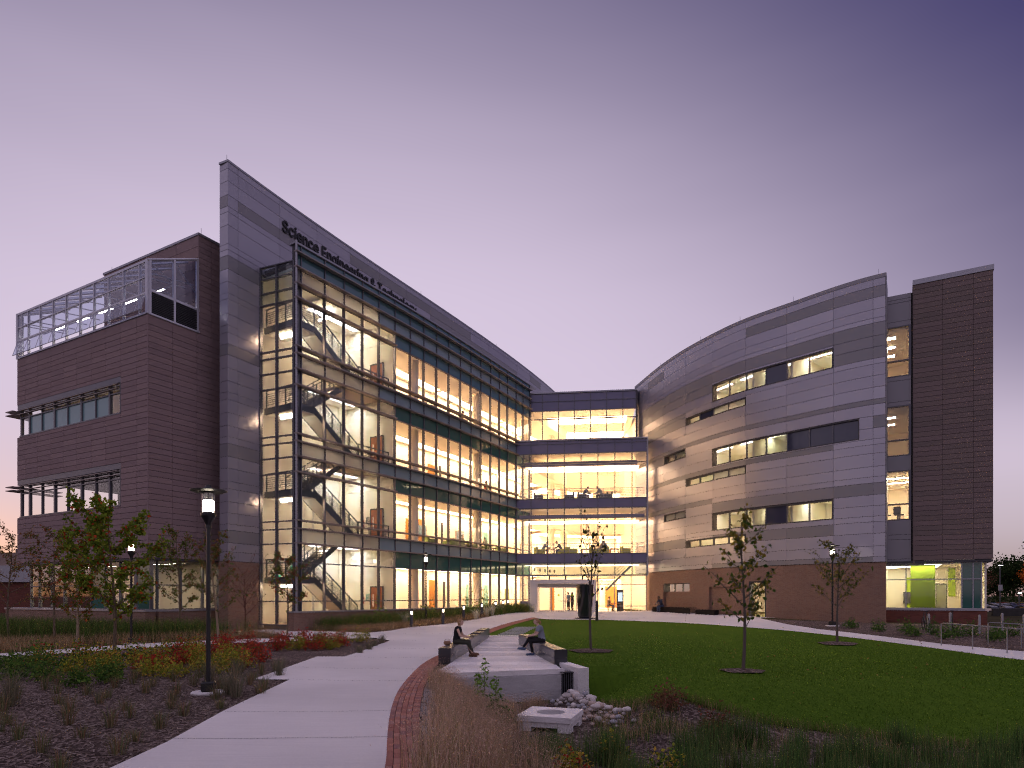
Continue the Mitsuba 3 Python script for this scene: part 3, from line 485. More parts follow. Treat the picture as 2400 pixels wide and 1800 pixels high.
# ------------------------------------------------------------------ left terracotta wing
TZ = [3.38 + .2975 * k for k in range(42)]; TZ[-1] = 15.76
LSE = [0.0, .99, 2.37, 3.82, 5.22, 6.62, 8.09, 9.47, 10.88, 12.1, 13.275]; LSE = [13.275 - x for x in LSE][::-1]
LSE = [.0, .95, 2.37, 3.82, 5.22, 6.62, 8.09, 9.47, 10.88, 12.32, 13.27]
HL = [(-.1, 10.86, 11.02, 13.0), (-.1, 10.86, 6.15, 8.43)]
cladding(BB + 'terracotta_wall', LF, LSE, TZ, TER, holes=HL, thick=.35)
cladding(BB + 'terracotta_wall', RF, [0, 1.33, 2.72, 4.45], TZ, TER, thick=.35)
PZ = [15.76 + .2975 * k for k in range(19)]
cladding(BB + 'terracotta_wall', RF, [2.81, 3.6, 4.45], PZ, TER, thick=.35)
PEN = Curve([tuple(LF.at(4.2, -2.81)), tuple(RF.at(2.81, 0))]); cladding(BB + 'terracotta_wall', PEN, [0, 1.8, 3.6, 5.4, 7.2, PEN.L], PZ[::2], TER, thick=.3)
add(BB + 'terracotta_wall__coping', rib(PEN, -.05, PEN.L + .05, PZ[-1], PZ[-1] + .12, .05, -.4), ALU); add(BB + 'terracotta_wall__coping', rib(RF, 2.81, 4.5, PZ[-1], PZ[-1] + .12, .05, -.4), ALU)
add(BB + 'roof', rib(RF, 2.81, 4.4, PZ[-1] - .3, PZ[-1] - .2, -.2, -9.5), CHAR)
LFE = Curve([tuple(LF.at(0, -12)), tuple(LF.at(0, 0))])
cladding(BB + 'terracotta_wall', LFE, [0, 6, 12], TZ[::6] + [TZ[-1]], TER, holes=[(9.5, 13, 11.02, 13.0), (6, 13, 6.15, 8.43)], thick=.3)
TEALG = M('teal_reflective', (.17, .30, .32), .12, spec=.6)
for n, (z0, z1) in enumerate(((11.02, 13.0), (6.15, 8.43))):
    W = add(BB + 'corner_window', cat([rib(LF, .3, 10.86, z0, z0 + .07, .02, -.3), rib(LF, -.0, 10.86, z1 - .3, z1, -.02, -.6), rib(LF, 10.8, 10.86, z0 + .07, z1 - .3, .0, -.3), rib(LF, .3, 10.8, z1 - .85, z1 - .79, -.06, -.2)]), MUL)
    e = [.35, 1.33, 2.76, 4.17, 5.57, 6.99, 8.41, 9.74, 10.8]; zm = z1 - .82
    for i in range(8):
        lo = (TEALG if 2 <= i < 7 or i == 1 else GLASS) if n == 0 else GLASS
        g = (e[i] + .02, e[i + 1] - .02); add(W + '__pane', sheet(LF, *g, z0 + .07, zm - .03, -.12) if lo == GLASS else rib(LF, *g, z0 + .07, zm - .03, -.12, -.14), lo); add(W + '__pane', sheet(LF, *g, zm + .03, z1 - .3, -.12), GLASS)
        thick = i in (0, 1, 3, 5, 7) ; add(W + '__mullion', rib(LF, e[i] - (.06 if thick else .025), e[i] + (.06 if thick else .025), z0 + .07, z1 - .3, -.04, -.2), MUL)
    for z in (z1 - .4, z1 - .62): add(W + '__sunshade', rib(LF, .2, 10.7, z - .015, z + .015, .1, -.05), BRZ); add(W + '__sunshade', rib(LF, -.75, .1, z - .025, z + .025, .3, -2.5), BRZ)
    add(IN + '_floor', rib(LF, .1, 13, z0 - .4, z0 - .05, -.35, -10.5), CARPET); add(IN + '_ceiling', rib(LF, .1, 13, z1 - .02, z1 + .1, -.62, -10.5), CHAR if n else CEIL)
add(IN + '_wall', rib(LF, .4, 13, 10.8, 13.0, -7, -7.2), M('ochre_wall', (.5, .3, .13), .8)); add(BB + 'wall_panel', rib(LF, 9.9, 10.4, 10.9, 12.9, -2.4, -2.5), WHITE)
add(BB + 'ceiling_light', down(LF, 9.6, 11.6, -2.9, -3.2, 12.6), WHITE, emit=(30, 27, 20)); add(BB + 'ceiling_light', down(LF, 2, 8, -5.0, -5.2, 12.8), WHITE, emit=(22, 17, 11))
for s in np.arange(.3, 13, 1.35): add(BB + 'far_mullion', rib(LF, s, s + .13, 6.1, 8.4, -10.2, -10.35), MUL)
for z in (6.9, 7.35): add(BB + 'far_mullion', rib(LF, .3, 12.6, z, z + .12, -10.2, -10.33), MUL)
for s, w in ((7.1, .8), (8.0, .8), (5.3, .9)): add(BB + 'seat_back', rib(LF, s, s + w, 6.1, 6.75, -2, -2.2), CHAR)
# ground floor of the left wing
add(BB + 'plinth', rib(LF, -.6, 13.6, -1.4, .62, .35, -.2), BRICK); add(BB + 'plinth_cap', rib(LF, -.65, 13.65, .62, .72, .4, -.2), ALU); add(BB + 'plinth', rib(RF, .36, 4.4, -1.4, .62, .35, -.2), BRICK); add(BB + 'plinth_cap', rib(RF, .41, 4.4, .62, .72, .4, -.2), ALU)
add(BB + 'soffit', rib(LF, 0, 13.27, 3.28, 3.37, -.06, -6), CHAR)
curtain(BB + 'storefront', LF, [.6, 1.6, 3, 4.4, 5.8, 7.2, 8.6, 10, 11.4, 12.7], [.72, 2.0, 3.28], lambda i, j: SPG if i in (5, 8) else GLASS, d=-.5)
curtain(BB + 'storefront', RF, [-.3, .8, 2.1, 3.4, 4.4], [.72, 2.0, 3.28], lambda i, j: GLASS, d=-.5)
add(IN + '_wall', rib(LF, 0, 13, -.2, 3.3, -4.6, -4.8), WALLC); add(IN + '_floor', rib(LF, 0, 13, 0, .2, -.5, -5), CARPET); add(BB + 'ceiling_light', down(LF, 1.5, 6, -2.4, -2.6, 3.2), WHITE, emit=(30, 24, 15)); add(BB + 'ceiling_light', down(LF, 8, 12.5, -2.4, -2.6, 3.2), WHITE, emit=(30, 24, 15))
for q, z0, z1 in ((RF.at(0.0, 0), 3.38, 15.76), (RF.at(2.81, 0), 15.8, PZ[-1])): add(BB + 'corner_trim', tube([(q[0], q[1], z0), (q[0], q[1], z1)], .022, 6), TER[0])
# --- greenhouse on the roof corner
GH = BB + 'greenhouse'; ES = [.05, .55, 1.33, 2.71, 4.14, 5.54, 6.97, 8.36, 9.76, 11.14, 12.55, 13.2]
FRM = M('greenhouse_frame', (.52, .52, .58), .35, .4)
for i, s in enumerate(ES):
    add(GH + '__bar', rib(LF, s - .035, s + .035, 15.82, 18.49, .03, -.1) if i not in (0, 11) else rib(LF, s - .09, s + .09, 15.8, 18.55, .05, -.16), FRM)
    a, b = LF.p3(s, -.05, 18.45), LF.p3(s, -2.7, 19.75); add(GH + '__rafter', bar(a, b, .05, 4), FRM)
for z, w in ((18.49, .12), (17.66, .05), (16.86, .08), (15.84, .1)): add(GH + '__bar', rib(LF, .0, 13.22, z - w / 2, z + w / 2, .035, -.09), FRM)
for i in range(11):
    a, b = ES[i] + .03, ES[i + 1] - .03
    add(GH + '__pane', sheet(LF, a, b, 17.7, 18.42, 0), GLASSB); add(GH + '__pane', sheet(LF, a, b, 16.91, 17.63, 0), GLASSB)
    q = np.array([LF.p3(a, .02, 16.82), LF.p3(b, .02, 16.82), LF.p3(b, .28, 15.92), LF.p3(a, .28, 15.92)]); add(GH + '__vent_pane', (q, np.array([[0, 1, 2, 3]])), GLASSB); add(GH + '__vent_bar', cat([bar(q[0], q[3], .022, 4), bar(q[2], q[3], .022, 4)]), FRM)
    q = np.array([LF.p3(a, -.06, 18.5), LF.p3(b, -.06, 18.5), LF.p3(b, -2.7, 19.8), LF.p3(a, -2.7, 19.8)]); add(GH + '__roof_pane', (q, np.array([[0, 1, 2, 3]])), GLASSB)
add(GH + '__floor', rib(LF, 0.05, 13.2, 15.7, 15.8, -.06, -2.7), M('greenhouse_floor', (.45, .4, .35), .8)); add(BB + 'roof', rib(LF, 0.05, 13.2, 15.6, 15.69, -.1, -11), CHAR)
zr = lambda t: 18.5 + 1.27 * t / 2.81
for t in (.1, 1.42, 2.75): add(GH + '__bar', rib(RF, t - .06, t + .06, 15.8, zr(t), .05, -.1), FRM)
for a, b in ((.16, 1.36), (1.48, 2.69)):
    q = np.array([RF.p3(a, 0, 17.08), RF.p3(b, 0, 17.08), RF.p3(b, 0, zr(b)), RF.p3(a, 0, zr(a))]); add(GH + '__pane', (q, np.array([[0, 1, 2, 3]])), GLASSB)
    for z in np.arange(15.92, 16.9, .09): add(GH + '__louver', rib(RF, a, b, z, z + .03, .05, -.05), CHAR)
    add(GH + '__louver_back', rib(RF, a, b, 15.85, 16.95, -.1, -.14), BLACK); add(GH + '__brace', bar(RF.p3(a, -.08, zr(a) - .1), RF.p3(b, -.08, 17.9), .035, 4), FRM)
add(GH + '__bar', rib(RF, 0.02, 2.85, 16.95, 17.08, .04, -.12), FRM); add(GH + '__bar', rib(RF, .02, 2.85, 15.76, 15.85, .06, -.1), FRM); add(GH + '__rafter', bar(RF.p3(0, 0, 18.5), RF.p3(2.81, 0, 19.78), .07, 4), FRM)
o = []
for s in (1.6, 4.0, 6.4, 8.8, 11.2): add(GH + '__lamp', down(LF, s, s + 1.3, -1.3, -1.42, 17.75), WHITE, emit=(45, 40, 33))
add(GH + '__truss', cat([bar(LF.p3(s, -.1, 17.9), LF.p3(s, -2.6, 18.3), .03, 4) for s in ES] + [bar(LF.p3(0.1, -1.4, 17.8), LF.p3(13.2, -1.4, 17.8), .04, 4), bar(LF.p3(.1, -2.2, 17.2), LF.p3(13.2, -2.2, 17.2), .04, 4)]), FRM)
# thin lightning rods along the parapets
for c, ss, z in ((WALL, (.2, 18, 30), 24.86), (WING, (2, 8, 12, 16, 21.2), 20.84), (PEN, (.3, 8.9), PZ[-1] + .12)):
    for s in ss: add(BB + 'lightning_rod', bar(c.p3(s, -.3, z), c.p3(s, -.3, z + .45), .012, 4), ALU)
# ------------------------------------------------------------------ ground, paths, lawn
def G2(x, y): return G(x, y) - 2.05 * nsst(34, 60, x) * nsst(30, 70, np.asarray(y, float))
def grid(lo, a, b, hi, fine, n): return np.r_[a - np.geomspace(1, a - lo + 1, n)[::-1] + 1, np.arange(a + fine, b, fine), b - 1 + np.geomspace(1, hi - b + 1, n)]
gx, gy = grid(-900, -32, 34, 900, .5, 22), grid(-40, 3, 58, 1400, .5, 22)
X, Y = np.meshgrid(gx, gy); Z = G2(X, Y) - .03
nx = len(gx); i, j = np.meshgrid(np.arange(len(gy) - 1), np.arange(nx - 1), indexing='ij')
struct('ground', (np.stack([X, Y, Z], -1).reshape(-1, 3), np.stack([i * nx + j, i * nx + j + 1, (i + 1) * nx + j + 1, (i + 1) * nx + j], -1).reshape(-1, 4)), SOIL, 'dark soil and rough grass around the college building')
def chaikin(p, n=2, closed=False):
    p = np.asarray(p, float)
    for _ in range(n):
        q = np.vstack([p, p[:1]]) if closed else p; a, b = q[:-1], q[1:]; m = np.stack([.75 * a + .25 * b, .25 * a + .75 * b], 1).reshape(-1, 2); p = m if closed else np.vstack([p[:1], m, p[-1:]])
    return p
def drape(poly, dz, step=.5, g=G):
    x0, y0, x1, y1 = poly.bounds; xs = np.arange(math.floor(x0 / step), math.ceil(x1 / step)) * step; ys = np.arange(math.floor(y0 / step), math.ceil(y1 / step)) * step
    bx, by = [a.ravel() for a in np.meshgrid(xs, ys)]; cells = shapely.box(bx, by, bx + step, by + step); shapely.prepare(poly)
    ins = shapely.contains_properly(poly, cells); cut = shapely.intersects(poly, cells) & ~ins
    V = [np.stack([np.stack([bx[ins] + a, by[ins] + b], -1) for a, b in ((0, 0), (step, 0), (step, step), (0, step))], 1).reshape(-1, 2)]; k = np.arange(ins.sum())[:, None] * 4
    Fs = [k + np.array([[0, 1, 2]]), k + np.array([[0, 2, 3]])]; o = len(V[0])
    for c in shapely.intersection(poly, cells[cut]):
        for pg in getattr(c, 'geoms', [c]):
            if pg.geom_type != 'Polygon' or pg.area < 1e-6: continue
            v, f = trimesh.creation.triangulate_polygon(pg, engine='earcut'); a = v[f]; n = np.cross(a[:, 1] - a[:, 0], a[:, 2] - a[:, 0]); f = np.where(n[:, None] < 0, f[:, ::-1], f)
            V.append(v); Fs.append(f + o); o += len(v)
    V = np.vstack(V); return np.c_[V, g(V[:, 0], V[:, 1]) + dz], np.vstack(Fs)
BIN = [(-1.35, 3), (-1.5, 7), (-1.62, 8.34), (-1.95, 10.1), (-2.35, 12.51), (-2.67, 15.16), (-2.84, 18.31), (-2.92, 21.5), (-2.69, 24.31), (-2.3, 28), (-1.9, 32.5), (-1.46, 36.5), (-.41, 41.85), (.47, 44.45), (1.55, 47.4)]
BOUT = [(-.75, 3), (-.9, 7), (-1.05, 8.34), (-1.32, 9.64), (-1.68, 11.8), (-1.95, 14.14), (-2.16, 16.34), (-2.32, 19), (-2.4, 21.5), (-2.3, 24), (-1.95, 28), (-1.6, 32), (-1.25, 34.2), (-.38, 38.9), (.44, 42.23), (1.75, 46.4)]
bin_, bout = chaikin(BIN), chaikin(BOUT)
LAWN_TOP = chaikin([(1.75, 46.4), (2.4, 45.6), (4.2, 45.2), (6.6, 45.2), (11.02, 42.43), (14.49, 34.3), (16.2, 28.69), (17.1, 25.47), (17.3, 21.78), (20, 16), (24, 11)])
left = [(-5.07, 2.5), (-5.07, 8.29), (-5.13, 9.7), (-5.43, 12.25), (-5.74, 16.84), (-6.62, 16.65), (-6.85, 22.85), (-5.95, 23.11), (-5.62, 30.0), (-6.4, 30.9), (-7.56, 34.19), (-6.7, 36), (-6.21, 38.5), (-4.25, 41.26), (-2.2, 46.4), (-.25, 53.65), (.1, 57.9), (11.7, 57.6)]
wingb = [tuple(WING.at(s, .02)) for s in np.linspace(0, 15, 12)]
right = wingb + [(16.6, 44), (16.1, 38), (16.2, 34.56), (17.3, 30.54), (18.15, 27.49), (19.6, 24.9), (24, 17.5), (30, 9)]
conc = Polygon(left + right + [(26, 8)] + [tuple(p) for p in LAWN_TOP[::-1]] + [tuple(p) for p in bin_[::-1]] + [(-1.35, 2.5)]).buffer(0)
side = shapely.LineString(chaikin([(-21, 18.5), (-18.5, 22.5), (-15.9, 26.6), (-13.4, 28.6), (-10.3, 29.9), (-7.8, 31.2), (-5.8, 33)])).buffer(1.0, cap_style='flat')
spur = Polygon([(-9.6, 30.6), (-7.4, 33.5), (-7.6, 34.3), (-11.9, 36.1), (-13.9, 37.0), (-14.6, 35.9)])
conc = conc.union(side).union(spur).buffer(.01)
struct('footpath', drape(conc, .02), CONC, 'pale concrete footpath curving past the lawn to the entrance plaza')
lawn = Polygon([tuple(p) for p in bout if p[1] > 19.2] + [tuple(p) for p in LAWN_TOP] + [(22, 10.8), (17, 11.4), (12, 12.2), (8.5, 13), (5.5, 14.2), (3.4, 16.4), (2.3, 18.6), (1.9, 20), (0, 20.4)]).buffer(0)
lawn = lawn.difference(Polygon([(-2.6, 17.5), (1.8, 18.9), (.62, 33.2), (-1.6, 33.2)]))
struct('lawn', drape(lawn, .014), LAWN, 'mown green lawn in the middle of the court')
beds = Polygon([(-40, 2.5), (-5.0, 2.5), (-5.0, 12), (-5.6, 16.9), (-6.7, 23), (-5.4, 23.2), (-5.5, 31), (-12, 33), (-13.5, 34.5), (-17.5, 31.8), (-30, 38.5), (-40, 40)]).difference(conc.buffer(-.02))
beds = beds.union(Polygon([(-12.2, 35.9), (-7.56, 34.19), (-6.7, 36), (-6.21, 38.5), (-4.25, 41.26), (-2.2, 46.4), (-.25, 53.65), (.3, 57)] + [tuple(GAL.at(s, .4)) for s in np.linspace(24.6, 0, 12)]).buffer(0).difference(conc.buffer(-.02)))
beds = beds.union(Polygon([(16.3, 43), (16.15, 38), (16.25, 34.56), (17.35, 30.54), (18.2, 27.49), (19.65, 24.9), (24.1, 17.5), (32, 12), (34, 30), (28, 37), (22.5, 39)]))
beds = beds.union(Polygon([(-1.1, 7), (9, 6.5), (9, 14), (4.5, 15), (2.2, 18.7), (-2.1, 18.3), (-2.1, 15), (-1.3, 9.6)]))
struct('planting_bed', drape(beds, -.012), MULCH, 'planting beds of dark shredded bark mulch')
# joints sawn into the concrete
jl = [((-5.2, 9.9), (-1.9, 10.1)), ((-5.4, 12.2), (-2.3, 12.4)), ((-5.8, 16.9), (-2.75, 16.8)), ((-6.6, 19.6), (-2.88, 19.5)), ((-5.95, 23.1), (-2.8, 23.1)), ((-5.9, 26.6), (-2.45, 26.6)), ((-5.6, 30.2), (-2.1, 30.2)), ((-6.2, 34.2), (-1.7, 34)), ((-5.9, 38.8), (-1.0, 38.4)), ((-3.2, 44), (.3, 43.6)), ((-.2, 53), (14, 49)), ((3, 45.5), (1.5, 57)), ((7, 45), (6, 56.5)), ((11.3, 42.5), (13.4, 50)), ((-1.6, 48.4), (14.5, 45.6)), ((14.7, 34.2), (16.2, 34.5)), ((16.3, 28.6), (17.8, 29))]
jm = []
for a, b in jl:
    u = np.linspace(0, 1, 12)[:, None]; P = np.array(a) * (1 - u) + np.array(b) * u; t = np.array(b) - np.array(a); n = np.array([-t[1], t[0]]) / np.linalg.norm(t) * .008
    L_, R_ = P - n, P + n; v = np.stack([np.c_[L_, G(L_[:, 0], L_[:, 1]) + .0245], np.c_[R_, G(R_[:, 0], R_[:, 1]) + .0245]], 1).reshape(-1, 3); k = np.arange(11)[:, None] * 2; jm.append((v, k + np.array([[0, 2, 3, 1]])))
k = add('footpath__joint', cat(jm), M('joint_grey', (.2, .19, .19), .9)); labels[k] = {'kind': 'stuff'}
# brick edging along the path: every brick its own piece
def interp_line(p, n):
    s = np.r_[0, np.cumsum(np.linalg.norm(np.diff(p, axis=0), axis=1))]; return np.stack([np.interp(n, s, p[:, 0]), np.interp(n, s, p[:, 1])], -1), s[-1]
def ribbon_pt(y, f):
    a = np.array([np.interp(y, bin_[:, 1], bin_[:, 0]), y]); b = np.array([np.interp(y, bout[:, 1], bout[:, 0]), y]); return a + (b - a) * f
BRK = [M('paver_%d' % k, c, .85, spec=.2) for k, c in enumerate([(.33, .145, .11), (.28, .12, .095), (.37, .18, .14), (.30, .16, .14), (.24, .12, .11)])]
edge = Polygon([tuple(p) for p in bin_] + [tuple(p) for p in bout[::-1]]).buffer(0)
struct('brick_edging', drape(edge, .012), M('sand_joint', (.12, .085, .07), .95), 'strip of red brick pavers along the right edge of the footpath')
small = []; nb = 0
y = 3.2
rows = [(f0, f0 + .177, .27, (r % 2) * .135) for r, f0 in enumerate((.02, .2, .38, .56))] + [(.745, .985, .115, 0)]
for f0, f1, ln, off in rows:
    y = 3.2 + off
    while y < 47:
        y1 = y + ln - .012; p = [ribbon_pt(y, f0), ribbon_pt(y1, f0), ribbon_pt(y1, f1 - .012), ribbon_pt(y, f1 - .012)]
        if not (20.9 < y < 33 and False):
            h = rng.normal() * .0025; q = np.array([[a[0], a[1], Gf(a[0], 25.) if False else _pl(a[1]) + .032 + h] for a in p]); c = q.mean(0); t = c + (q - c) * .97; t[:, 2] = q[:, 2]; q[:, 2] -= .006; b = q - [0, 0, .05]
            m = (np.vstack([b, q, t]), np.vstack([BF[2:], BF[2:] + 4, [[8, 9, 10, 11]]]))
            m = (m[0], np.where(True, m[1], m[1]))
            if 7.9 < y < (20 if ln > .2 else 15.5) and nb < 300: add('brick_edging__brick', m, random.choice(BRK)); nb += 1
            elif y > 7.9: small.append(m)
        y += ln
k = add('brick_edging__far_brick', cat(small), BRK[0]); labels[k] = {'kind': 'stuff'}
# ------------------------------------------------------------------ granite platform, benches, cheek wall, drain
PL_ = thing('granite_platform', 'pale granite slab terrace between the two black benches', 'terrace')
lx = lambda y: -2.2 + (y - 18.2) * .07; rx = lambda y: 1.47 - (y - 19.6) * .08
ys = [18.2] + [19.6 + 1.0 * k for k in range(15)]
for k in range(15):
    a, b = ys[k] + .012, ys[k + 1]
    fy = [(lx(a), 18.2 if k == 0 else a), (rx(a), 19.5 if k == 0 else a), (rx(b), b), (lx(b), b)]
    z = -.765 + (_pl((a + b) / 2) + .8) * .9; c = [(lx(a), a, z), (rx(a), fy[1][1], z), (rx(b), b, z), (lx(b), b, z)]
    for h in ((0, 1), ):
        q = np.array(c); m = np.vstack([q - [0, 0, .15], q]); add(PL_ + '__slab', (m, BF), GRANS if k % 2 else GRANL)
add(PL_ + '__base', (np.array([[lx(18.3), 18.3, -1.8], [1.42, 19.6, -1.8], [rx(33), 33, -1.8], [lx(33), 33, -1.8], [lx(18.3), 18.3, -1.0], [1.42, 19.6, -1.0], [rx(33), 33, -1.0], [lx(33), 33, -1.0]]), BF), GRAN)
fA, fB = np.array([-2.25, 18.15]), np.array([1.47, 19.48]); FW = Curve([tuple(fA), tuple(fB)])
for z0, z1, cuts in ((-1.9, -1.43, (0, 2.1, FW.L)), (-1.425, -.925, (0, 1.2, FW.L))):
    for a, b in zip(cuts[:-1], cuts[1:]): add(PL_ + '__wall_block', rib(FW, a + .004, b - .004, z0, z1, .03 + rng.normal() * .002, -.2), GRAN)
def bench(lab, A, Bp, w, z, h, seg, grp=None):
    t = thing('granite_bench', lab, 'bench', grp); A, Bp = np.array(A), np.array(Bp); L = np.linalg.norm(Bp - A); c = Curve([tuple(A), tuple(Bp)]); n = int(round(L / seg))
    for i in range(n):
        a, b = L * i / n + .003, L * (i + 1) / n - .003; zz = z + (_pl(A[1] + (Bp[1] - A[1]) * i / n) + .8) * .9
        add(t + '__lower_block', rib(c, a, b, zz - .3, zz + .2, w / 2, -w / 2), GRAND); add(t + '__seat_block', rib(c, a, b, zz + .207, zz + h, w / 2 + .004, -w / 2 - .004), GRAND); add(t + '__seat_top', rib(c, a + .01, b - .01, zz + h, zz + h + .006, w / 2 - .01, -w / 2 + .01), GRANT)
    return t
bench('long black granite bench left of the terrace, under the woman in black', (-2.2, 21.2), (-1.32, 32.3), .4, -.765, .47, 1.85)
bench('black granite bench on the right of the terrace, under the woman in the grey shirt', (1.55, 20.65), (.5, 28.4), .42, -.765, .47, 1.55)
t = thing('cheek_wall', 'pale granite block beside the slatted drain at the corner of the terrace', 'wall'); c = Curve([(1.56, 21.1), (2.1, 19.05)])
add(t + '__upper_block', rib(c, 0, 2.1, -1.28, -.7, .17, -.17), GRANL); add(t + '__lower_block', rib(c, 0, 2.12, -1.9, -1.287, .17, -.17), GRANL)
t = thing('drain_grate', 'dark slatted steel drain face between the terrace and the pale granite block', 'grate')
for k in range(9): x = 1.45 + k * .056; add(t + '__slat', box(x, x + .026, 19.5 - k * .018, 19.62 - k * .018, -1.55, -.87), CHAR)
add(t + '__back', box(1.44, 1.96, 19.66, 19.7, -1.6, -.88), BLACK); add(t + '__top_bar', box(1.43, 1.97, 19.36, 19.7, -.87, -.85), CHAR)
# grass strips: stone treads set in the turf beyond the terrace
t = thing('stepping_stones', 'narrow granite strips set in the turf beyond the terrace', 'paving')
for k in range(9):
    y = 33.6 + k * .62; x0 = np.interp(y, [33, 39], [-.85, .3]); z = Gf(0, y) + .045; add(t + '__strip', box(x0, x0 + 1.25, y, y + .2, z - .1, z), GRAN)
# square granite inlet with a round hole
t = thing('drain_inlet', 'square pale granite drain inlet with a round hole in its lid', 'drain inlet')
ang = math.atan2(-.4, 1.21); lid = Polygon([(-.64, -.64), (.64, -.64), (.64, .64), (-.64, .64)]).difference(Point(0, 0).buffer(.33, 24))
m = tm(trimesh.creation.extrude_polygon(lid, .13, engine='earcut')); add(t + '__lid', xf(m, ang, (.91, 15.25, -1.44)), GRANL)
for sx in (-1, 1):
    for sy in (-1, 1): q = cbox(-.15, .15, -.15, .15, -.5, 0, .01); add(t + '__leg', xf((q[0] + [sx * .46, sy * .46, 0], q[1]), ang, (.91, 15.25, -1.445)), GRANL)
for a in range(4): q = box(-.3, .3, .5, .6, -.12, 0); add(t + '__side', xf((xf(q, a * math.pi / 2)), ang, (.91, 15.25, -1.445)), GRANL)
add(t + '__basin', xf(lathe([[.33, -.02], [.33, -.2], [0.01, -.2]], 20), 0, (.91, 15.25, -1.42)), BLACK)  # shallow black bowl, its colour standing in for the shade of a deep hole
# river stones
STM = [M('stone_%d' % k, c, .7) for k, c in enumerate([(.55, .5, .47), (.42, .38, .36), (.62, .58, .55), (.48, .38, .32), (.33, .33, .36)])]
ico = trimesh.creation.icosphere(1); cl = np.array([[1.68, 19.1], [1.72, 18.2], [1.85, 17.2], [2.15, 16.2], [2.45, 15.3]])
ST_ = thing('stone_pile', 'spill of rounded pale river stones below the slatted drain', 'stones'); stn = []
for k in range(170):
    u = rng.random(); s = np.array([np.interp(u * 4, range(5), cl[:, 0]), np.interp(u * 4, range(5), cl[:, 1])]); w = .34 + .12 * u; p = s + rng.normal(size=2) * w * [.62, .5]; r = rng.uniform(.05, .115)
    z = max([Gf(*p) + r * .45] + [q[2] + .75 * (q[3] + r) * math.sqrt(max(0, 1 - (np.hypot(*(p - q[:2])) / (q[3] + r))**2)) for q in stn if np.hypot(*(p - q[:2])) < (q[3] + r) * .9]); z = min(z, Gf(*p) + .32); stn.append((p[0], p[1], z, r))
    v = ico.vertices * [1, rng.uniform(.7, 1), rng.uniform(.55, .8)] * r * (1 + .25 * (meshkit.noise(ico.vertices * 1.4 + k * 7.1)[:, None] - .5)); add(ST_ + '__stone', xf((v, ico.faces), rng.random() * 6, (p[0], p[1], z)), random.choice(STM), smooth=True)
# ------------------------------------------------------------------ lamps and bollards
def lamp(x, y, lab, h=4.6):
    t = thing('lamp_post', lab, 'street lamp', 'lamp posts round the court'); z = Gf(x, y); o = (x, y, z)
    add(t + '__footing', lathe([[.01, .04], [.34, .04], [.36, .02], [.36, -.2]], 24, o), CONC); add(t + '__base', xf(cbox(-.15, .15, -.15, .15, .04, .26, .03), .4, o), BLACK)
    add(t + '__pole', lathe([[.05, .25], [.047, h - .95], [.065, h - .95], [.065, h - .88]], 12, o), BLACK, smooth=40); add(t + '__holder', lathe([[.05, h - .9], [.075, h - .82], [.15, h - .7], [.16, h - .68], [.16, h - .62]], 20, o), BLACK, smooth=40)
    add(t + '__lens', lathe([[.1, h - .6], [.118, h - .56], [.118, h - .36], [.1, h - .33]], 20, o), WHITE, emit=(17, 14.5, 11.5)); add(t + '__glass', lathe([[.135, h - .62], [.135, h - .15]], 20, o), FRIT if False else GLASS)
    add(t + '__reflector', lathe([[.02, h - .33], [.09, h - .3], [.09, h - .17]], 16, o), M('lamp_reflector', (.5, .48, .45), .4)) if 'mat_lamp_reflector' not in scene else add(t + '__reflector', lathe([[.02, h - .33], [.09, h - .3], [.09, h - .17]], 16, o), 'mat_lamp_reflector')
    add(t + '__brim', lathe([[.12, h - .15], [.3, h - .165], [.385, h - .13], [.385, h - .12], [.3, h - .15], [.12, h - .13]], 28, o), BLACK); add(t + '__cap', lathe([[.15, h - .16], [.15, h - .1], [.08, h - .06], [.06, h - .03], [.06, h], [.01, h + .01]], 16, o), BLACK, smooth=40)
    for a in range(3): P = (x + .138 * math.cos(a * 2.1 + .9), y + .138 * math.sin(a * 2.1 + .9)); add(t + '__strut', bar((*P, z + h - .62), (*P, z + h - .14), .008, 4), BLACK)
lamp(-6.72, 14.4, 'tall black lamp post standing in the mulch by the path, nearest of the lamps'); lamp(-16.38, 28.0, 'black lamp post behind the bushy young tree, in front of the brown wing')
lamp(-5.56, 42.05, 'black lamp post among the bollards in front of the glass hall'); lamp(18.08, 36.72, 'black lamp post in front of the curved metal wing', 4.65)
BOL = [(-5.97, 38.59), (-4.35, 40.98), (-3.32, 44.46), (-2.2, 47.16), (-1.3, 50.6), (-.75, 53.5), (-.35, 56)]
for k, (x, y) in enumerate(BOL):
    t = thing('bollard_light', ('first', 'second', 'third', 'fourth', 'fifth', 'sixth', 'seventh')[k] + ' lit bollard along the hall planting, counted from the near end', 'bollard', 'lit bollards along the path')
    z = Gf(x, y); r = .105; face = math.atan2(-.55, .84)
    add(t + '__footing', lathe([[.01, .05], [.2, .05], [.2, -.2]], 14, (x, y, z)), CONC); add(t + '__body', lathe([[r, .03], [r, .78]], 14, (x, y, z)), CHAR, smooth=40)
    add(t + '__back', xf((lathe([[r, .78], [r, 1.0]], 14)[0] * [.45, 1, 1] - [.05, 0, 0], lathe([[r, .78], [r, 1.0]], 14)[1]), face, (x, y, z)), CHAR); add(t + '__cap', lathe([[r, 1.0], [r, 1.05], [.07, 1.08], [.01, 1.08]], 14, (x, y, z)), CHAR, smooth=40)
    add(t + '__lens', lathe([[.05, .8], [.055, .98]], 10, (x + .025 * math.cos(face), y + .025 * math.sin(face), z)), WHITE, emit=(18, 14, 9))
